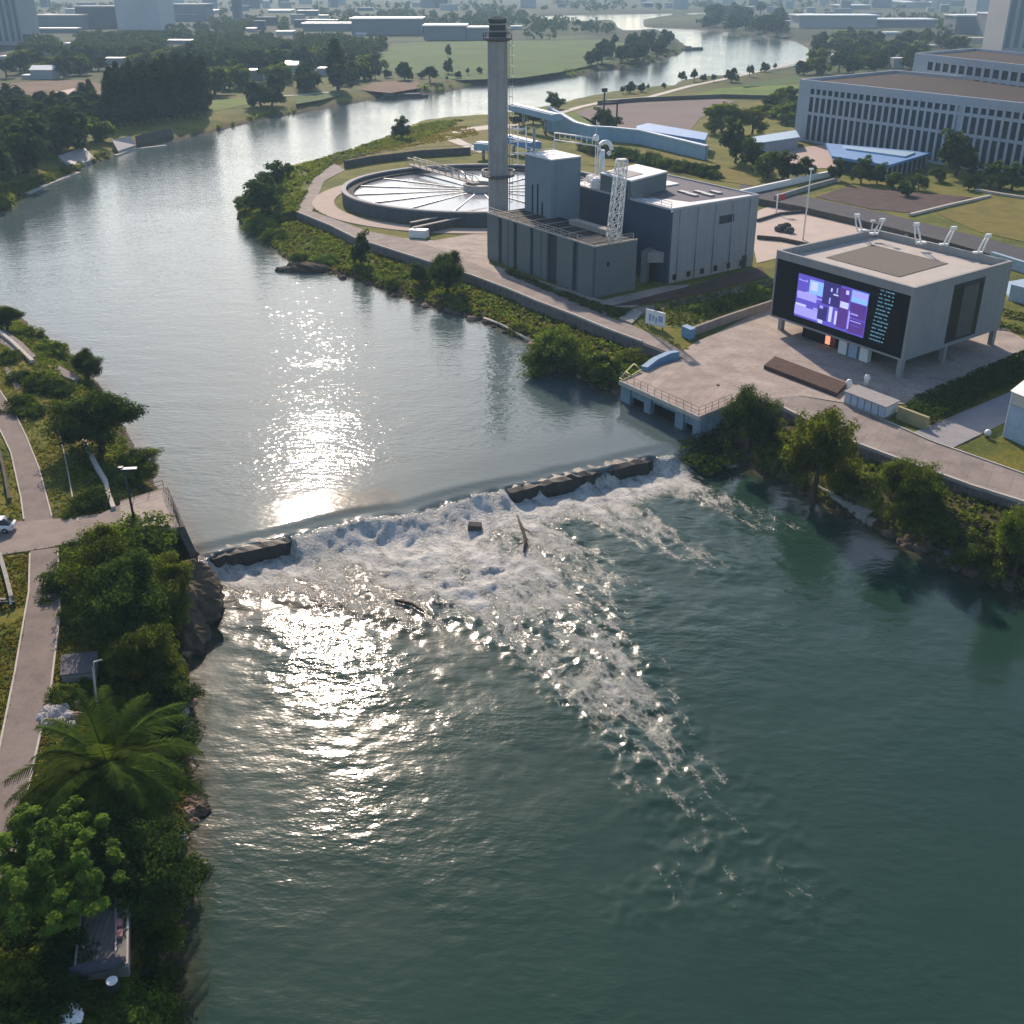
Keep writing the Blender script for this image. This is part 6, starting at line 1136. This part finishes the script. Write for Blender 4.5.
for i, (px, py, yt) in enumerate(((682, 80, 70), (694, 82, 69), (703, 81, 73), (714, 82, 74), (731, 82, 66), (749, 77, 65), (765, 72, 61), (775, 70, 63), (641, 92, 82), (623, 94, 86), (630, 93, 80), (648, 90, 84), (664, 88, 82))): plant_px('river_tree', ('far_a', 'far_b')[i % 2], px, py, yt, 'small dark tree on the far right river bank', 'tree', 'trees on the far right river bank')
for i, (px, py, yt) in enumerate(((338, 90, 40), (92, 106, 80))): plant_px('poplar_tree', 'poplar', px, py, yt, ('tall dark conical tree on the far left bank', 'dark conical tree at the corner of the brown field')[i], 'tree', wide=1.7)
for i in range(44):   # poplar stand on the far left bank
    px = 112 + (i % 15) * 6.6 + (i // 15) * 2; py = 128 - (i % 15) * .9 - (i // 15) * 6.5; plant_px('poplar_tree', 'poplar', px, py, py - 44 - (i * 13 % 9), 'tall dark poplar in the dense stand on the far left bank', 'tree', 'poplars on the far left bank', 1.25)
for i, (px, py, yt, w) in enumerate(((18, 175, 118, 1.5), (36, 168, 112, 1.5), (8, 150, 105, 1.5), (58, 155, 100, 1.4), (78, 148, 104, 1.4), (95, 142, 112, 1.3), (28, 190, 150, 1.2), (50, 140, 108, 1.4), (70, 132, 100, 1.4), (90, 128, 96, 1.3), (0, 195, 140, 1.3), (104, 140, 118, 1.2), (-8, 170, 112, 1.5), (14, 135, 98, 1.4), (40, 128, 100, 1.4))): plant_px('bank_tree', ('far_a', 'far_b', 'far_c')[i % 3], px, py, yt, 'large rounded tree in the grove on the left bank of the upper river', 'tree', 'grove on the left river bank', w * .8)
for i, (px, py, yt, w) in enumerate(((262, 112, 78, 1.3), (280, 112, 74, 1.2), (272, 108, 82, 1.3), (430, 94, 66, 1.5), (422, 90, 70, 1.2), (447, 92, 76, 1.0), (405, 80, 60, 1.0), (340, 104, 86, 1.2), (352, 100, 82, 1.0), (375, 80, 66, 1.0), (388, 78, 68, 1.0), (402, 76, 62, 1.0), (458, 84, 70, 1.0), (468, 86, 68, 1.0), (480, 84, 66, 1.0), (448, 60, 44, .6), (448, 74, 56, .6))): plant_px('bank_tree', ('far_a', 'far_b')[i % 2], px, py, yt, 'dark rounded tree along the far bank between poplars and chimney', 'tree', 'trees along the far bank', w)

def clear(px, py):
    for a, b, y in CLEAR:
        if a - 4 < px < b + 4 and y - 1 < py < y + 11 * Q(*P(px, y))[2] + 1: return True
    return False
def wood(pxpoly, n, kinds, hmin, hmax, spacing, name, label, group, seed, taken):
    rng = np.random.default_rng(seed); pl = PP(pxpoly); out = 0; xs = [p[0] for p in pl]; ys = [p[1] for p in pl]; k = 0
    while out < n and k < n * 60:
        k += 1; px, py = rng.uniform(min(p[0] for p in pxpoly), max(p[0] for p in pxpoly)), rng.uniform(min(p[1] for p in pxpoly), max(p[1] for p in pxpoly))
        if not inside(np.array([px]), np.array([py]), pxpoly)[0] or clear(px, py): continue
        X, Y, _ = P(px, py)
        if any((X - a) ** 2 + (Y - b) ** 2 < spacing ** 2 for a, b in taken): continue
        taken.append((X, Y)); plant(name, kinds[rng.integers(len(kinds))], X, Y, rng.uniform(hmin, hmax), label, 'tree', group, rng.uniform(1.0, 1.5), LAND); out += 1
    return out
T_ = []
wood([(0, 82), (0, 62), (80, 60), (210, 62), (330, 62), (372, 66), (372, 82), (330, 92), (300, 92), (290, 88), (210, 96), (110, 78)], 105, ('far_a', 'far_b', 'far_c'), 9, 15, 9, 'woodland_tree', 'rounded tree in the woodland behind the poplar stand', 'woodland behind the poplars', 1, T_)
wood([(-10, 142), (-10, 112), (60, 112), (115, 108), (112, 128), (60, 150)], 26, ('far_a', 'far_b'), 9, 13, 8, 'grove_tree', 'rounded tree behind the grove on the left river bank', 'grove behind the river bank', 2, T_)
wood([(580, 68), (600, 50), (640, 36), (668, 40), (680, 50), (655, 60), (605, 68)], 34, ('far_a', 'far_b'), 8, 12, 12, 'spit_tree', 'tree on the wooded spit inside the far river bend', 'trees on the far spit', 3, T_)
wood([(812, 62), (820, 40), (860, 34), (940, 40), (1000, 46), (915, 54), (912, 70), (880, 72), (800, 76)], 60, ('far_a', 'far_b', 'far_c'), 8, 12, 10, 'park_tree', 'rounded tree in the park behind the office block', 'trees behind the offices', 4, T_)
wood([(690, 27), (700, 12), (760, 14), (800, 28), (790, 36), (744, 32)], 30, ('far_a', 'far_b'), 12, 20, 14, 'river_wood_tree', 'tall tree in the wood beyond the last river bend', 'wood beyond the river bend', 5, T_)
wood([(800, 98), (760, 100), (740, 118), (760, 128), (796, 126)], 12, ('far_c', 'far_a'), 5, 8, 6, 'orchard_tree', 'small tree between the right lawn and the offices', 'small trees left of the offices', 6, T_)

# the farthest woods read as one mass
def mass(name, regions, n, size, m, seed):
    rng = np.random.default_rng(seed); C = []; S = []
    for pxpoly, share in regions:
        k = int(n * share); px = rng.uniform(min(p[0] for p in pxpoly), max(p[0] for p in pxpoly), k * 3); py = rng.uniform(min(p[1] for p in pxpoly), max(p[1] for p in pxpoly), k * 3); q = inside(px, py, pxpoly); px, py = px[q][:k], py[q][:k]
        for a, b in zip(px, py):
            if clear(a, b): continue
            X, Y, _ = P(a, b); C.append((X, Y)); S.append(rng.uniform(.7, 1.35))
    C = np.array(C); S = np.array(S); cl = fbm(C[:, 0] * .006, C[:, 1] * .006, seed, 3); keep_ = cl > .36; C, S = C[keep_], S[keep_]
    sd_ = sdist(C[:, 0], C[:, 1]); C, S = C[sd_ > 6], S[sd_ > 6]
    nb = 9; base = np.repeat(np.c_[C, np.full(len(C), LAND + 5.0)], nb, 0); ss_ = np.repeat(S, nb)[:, None]; d = rng.normal(size=(len(base), 3)); d /= np.linalg.norm(d, axis=1)[:, None]
    cen = base + d * np.array([4.2, 4.2, 3.6]) * ss_ * .8; V, Fq = leaves(cen, 5, (1.9, 1.9, 1.5), 1.6, rng, out=0, up=.5, mid=(0, 0, -200)); me = fast_mesh(name, V, Fq); me.materials.append(LF[m]); return tag(link(name, me), kind='stuff')
mass('far_woods', [([(-30, 60), (-30, 30), (120, 24), (240, 24), (380, 34), (390, 44), (370, 62), (210, 62), (80, 62)], .44), ([(-200, 30), (-200, 6), (540, 4), (540, 14), (480, 36), (380, 36), (240, 26), (0, 30)], .34), ([(640, 12), (720, 2), (1200, 2), (1200, 40), (1000, 40), (860, 34), (800, 28), (760, 12)], .25)], 4600, 1, 'far', 77)
mass('bank_woods', [([(540, 12), (560, 3), (720, 3), (720, 11), (640, 12)], .4), ([(500, 16), (540, 21), (590, 24), (616, 30), (600, 40), (500, 40)], .35), ([(690, 26), (760, 32), (800, 40), (815, 30), (760, 22)], .25)], 420, 1, 'far', 81)
mass('side_woods', [([(1120, 560), (1120, 250), (1500, 260), (1900, 500), (1900, 640)], 1)], 60, 1, 'mid', 80)
mass('left_woods', [([(-260, 150), (-260, 60), (-10, 70), (-10, 150), (-60, 200)], 1)], 350, 1, 'far', 78); mass('right_woods', [([(1060, 90), (1060, 40), (1300, 40), (1300, 140)], 1)], 200, 1, 'far', 79)
# ================================================================== ground cover nobody could count
def scatter(name, poly, n, size, m, seed, zmin=.25, smax=14.0, smin=.2, avoid=(), tuft=3, hgt=1.0, z=None):
    rng = np.random.default_rng(seed); pl = [p[:2] for p in poly]; xs = [p[0] for p in pl]; ys = [p[1] for p in pl]
    x = rng.uniform(min(xs), max(xs), n * 3); y = rng.uniform(min(ys), max(ys), n * 3); k = inside(x, y, pl)
    for a in avoid: k &= ~inside(x, y, [q[:2] for q in a])
    k &= fbm(x * .25, y * .25, seed + 5, 3) > .36
    x, y = x[k][:n], y[k][:n]; g, s = ground(x, y); wl = np.where(weir_d(x, y) > 1, LOW_LV, UP_LV)
    k = (g - wl > zmin) & (s < smax) & (s > smin); x, y, g = x[k], y[k], g[k]; C = np.stack([x, y, g + size * .5 * hgt], -1)
    V, Fq = leaves(C, tuft, (size * 1.2, size * 1.2, size * .5), size, rng, out=.0, up=.35, mid=(0, 0, 0), aspect=.4)
    me = fast_mesh(name, V, Fq); me.materials.append(LF[m]); return tag(link(name, me), kind='stuff')
PATHS = [PP(UPPER_L + UPPER_R), PP(LOWER), PP([(-60, 535), (-60, 556), (0, 555), (58, 546), (79, 541), (124, 527), (124, 503), (100, 514), (53, 519), (0, 521)])]
RPATH = PP(PROM_LOW + [(1700, 735), (1300, 580), (1100, 505), (1024, 475), (931, 442), (845, 404), (800, 396), (737, 385)])
PLAZAP = PP([(688, 359.5), (683, 350), (700, 340), (722, 330), (777, 303), (1000, 325), (1034, 345), (905, 404), (846, 403), (800, 395.5), (737, 401)])
PROMP = PP(PROM[1:] + PROM_UP)
LB_UP = PP([(-60, 300), (0, 295), (100, 360), (150, 440), (170, 490), (124, 510), (0, 530), (-80, 530)])
LB_LOW = PP([(-90, 545), (120, 530), (200, 570), (215, 640), (200, 760), (190, 850), (180, 960), (170, 1040), (-150, 1040)])
scatter('grass', LB_UP, 9000, .17, 'yellow', 1, smax=60, avoid=PATHS); scatter('grass', LB_LOW, 13000, .16, 'yellow', 2, smax=60, avoid=PATHS)
scatter('grass', LB_UP, 8000, .17, 'mid', 8, smax=60, avoid=PATHS); scatter('grass', LB_LOW, 12000, .16, 'mid', 9, smax=60, avoid=PATHS)
scatter('undergrowth', LB_UP, 7000, .26, 'mid', 3, smax=9, avoid=PATHS, tuft=6); scatter('undergrowth', LB_LOW, 5000, .24, 'mid', 4, smax=8, avoid=PATHS, tuft=6)
RB_UP = PP([(235, 190), (300, 210), (357, 240), (473, 277), (600, 327), (690, 362), (640, 378), (560, 370), (430, 315), (290, 270), (225, 230)], 1)
RB_LOW = PP([(700, 405), (778, 412), (915, 470), (1060, 520), (1060, 620), (880, 540), (740, 465), (700, 440)], -.5)
scatter('undergrowth', RB_UP, 6500, .45, 'olive', 5, smax=16, avoid=[PROMP, PUMP], tuft=7); scatter('undergrowth', RB_UP, 4500, .5, 'mid', 6, smax=16, avoid=[PROMP, PUMP], tuft=7); scatter('undergrowth', RB_LOW, 1500, .3, 'mid', 7, smax=14, avoid=[RPATH, PUMP, PLAZAP], tuft=7)
scatter('undergrowth', RB_LOW, 1500, .3, 'olive', 17, smax=14, avoid=[RPATH, PUMP, PLAZAP], tuft=5)
scatter('reeds', PP([(-80, 235), (-80, 200), (20, 180), (100, 148), (130, 150), (80, 172), (28, 197), (0, 220)]), 7000, .8, 'olive', 10, smax=40, tuft=6)
scatter('reeds', PP([(130, 148), (250, 112), (420, 86), (600, 66), (690, 44), (700, 52), (600, 75), (420, 100), (250, 128), (140, 156)]), 3500, 1.2, 'mid', 11, smax=30, tuft=5)
scatter('reeds', PP([(233, 210), (300, 166), (420, 124), (480, 118), (490, 128), (420, 140), (330, 165), (300, 215), (250, 235)]), 4500, .6, 'olive', 12, smax=25, avoid=[PROMP], tuft=6)
scatter('grass', RB_UP, 9000, .35, 'yellow', 14, smax=30, avoid=[PROMP, PUMP])
scatter('grass', PP([(300, 215), (318, 178), (338, 160), (420, 130), (470, 126), (480, 135), (420, 145), (345, 160), (325, 180)], LAND), 5000, .45, 'yellow', 15, smax=60, avoid=[PROMP])
# ------------------------------------------------------------------ the hazy air, a closed box round everything
hz = MB(); hz.hexa([(-4300, -190, -8), (4300, -190, -8), (4300, 5800, -8), (-4300, 5800, -8)], [(-4300, -190, 125), (4300, -190, 125), (4300, 5800, 125), (-4300, 5800, 125)])
m = bpy.data.materials.new('haze'); m.use_nodes = True; nt = m.node_tree
nt.nodes.remove(nt.nodes['Principled BSDF']); v = nt.nodes.new('ShaderNodeVolumePrincipled')
v.inputs['Color'].default_value = (0.52, 0.77, 1.0, 1); v.inputs['Density'].default_value = 0.00016; v.inputs['Anisotropy'].default_value = 0.1
nt.links.new(v.outputs[0], nt.nodes['Material Output'].inputs['Volume'])
tag(hz.build('haze', m), kind='stuff')
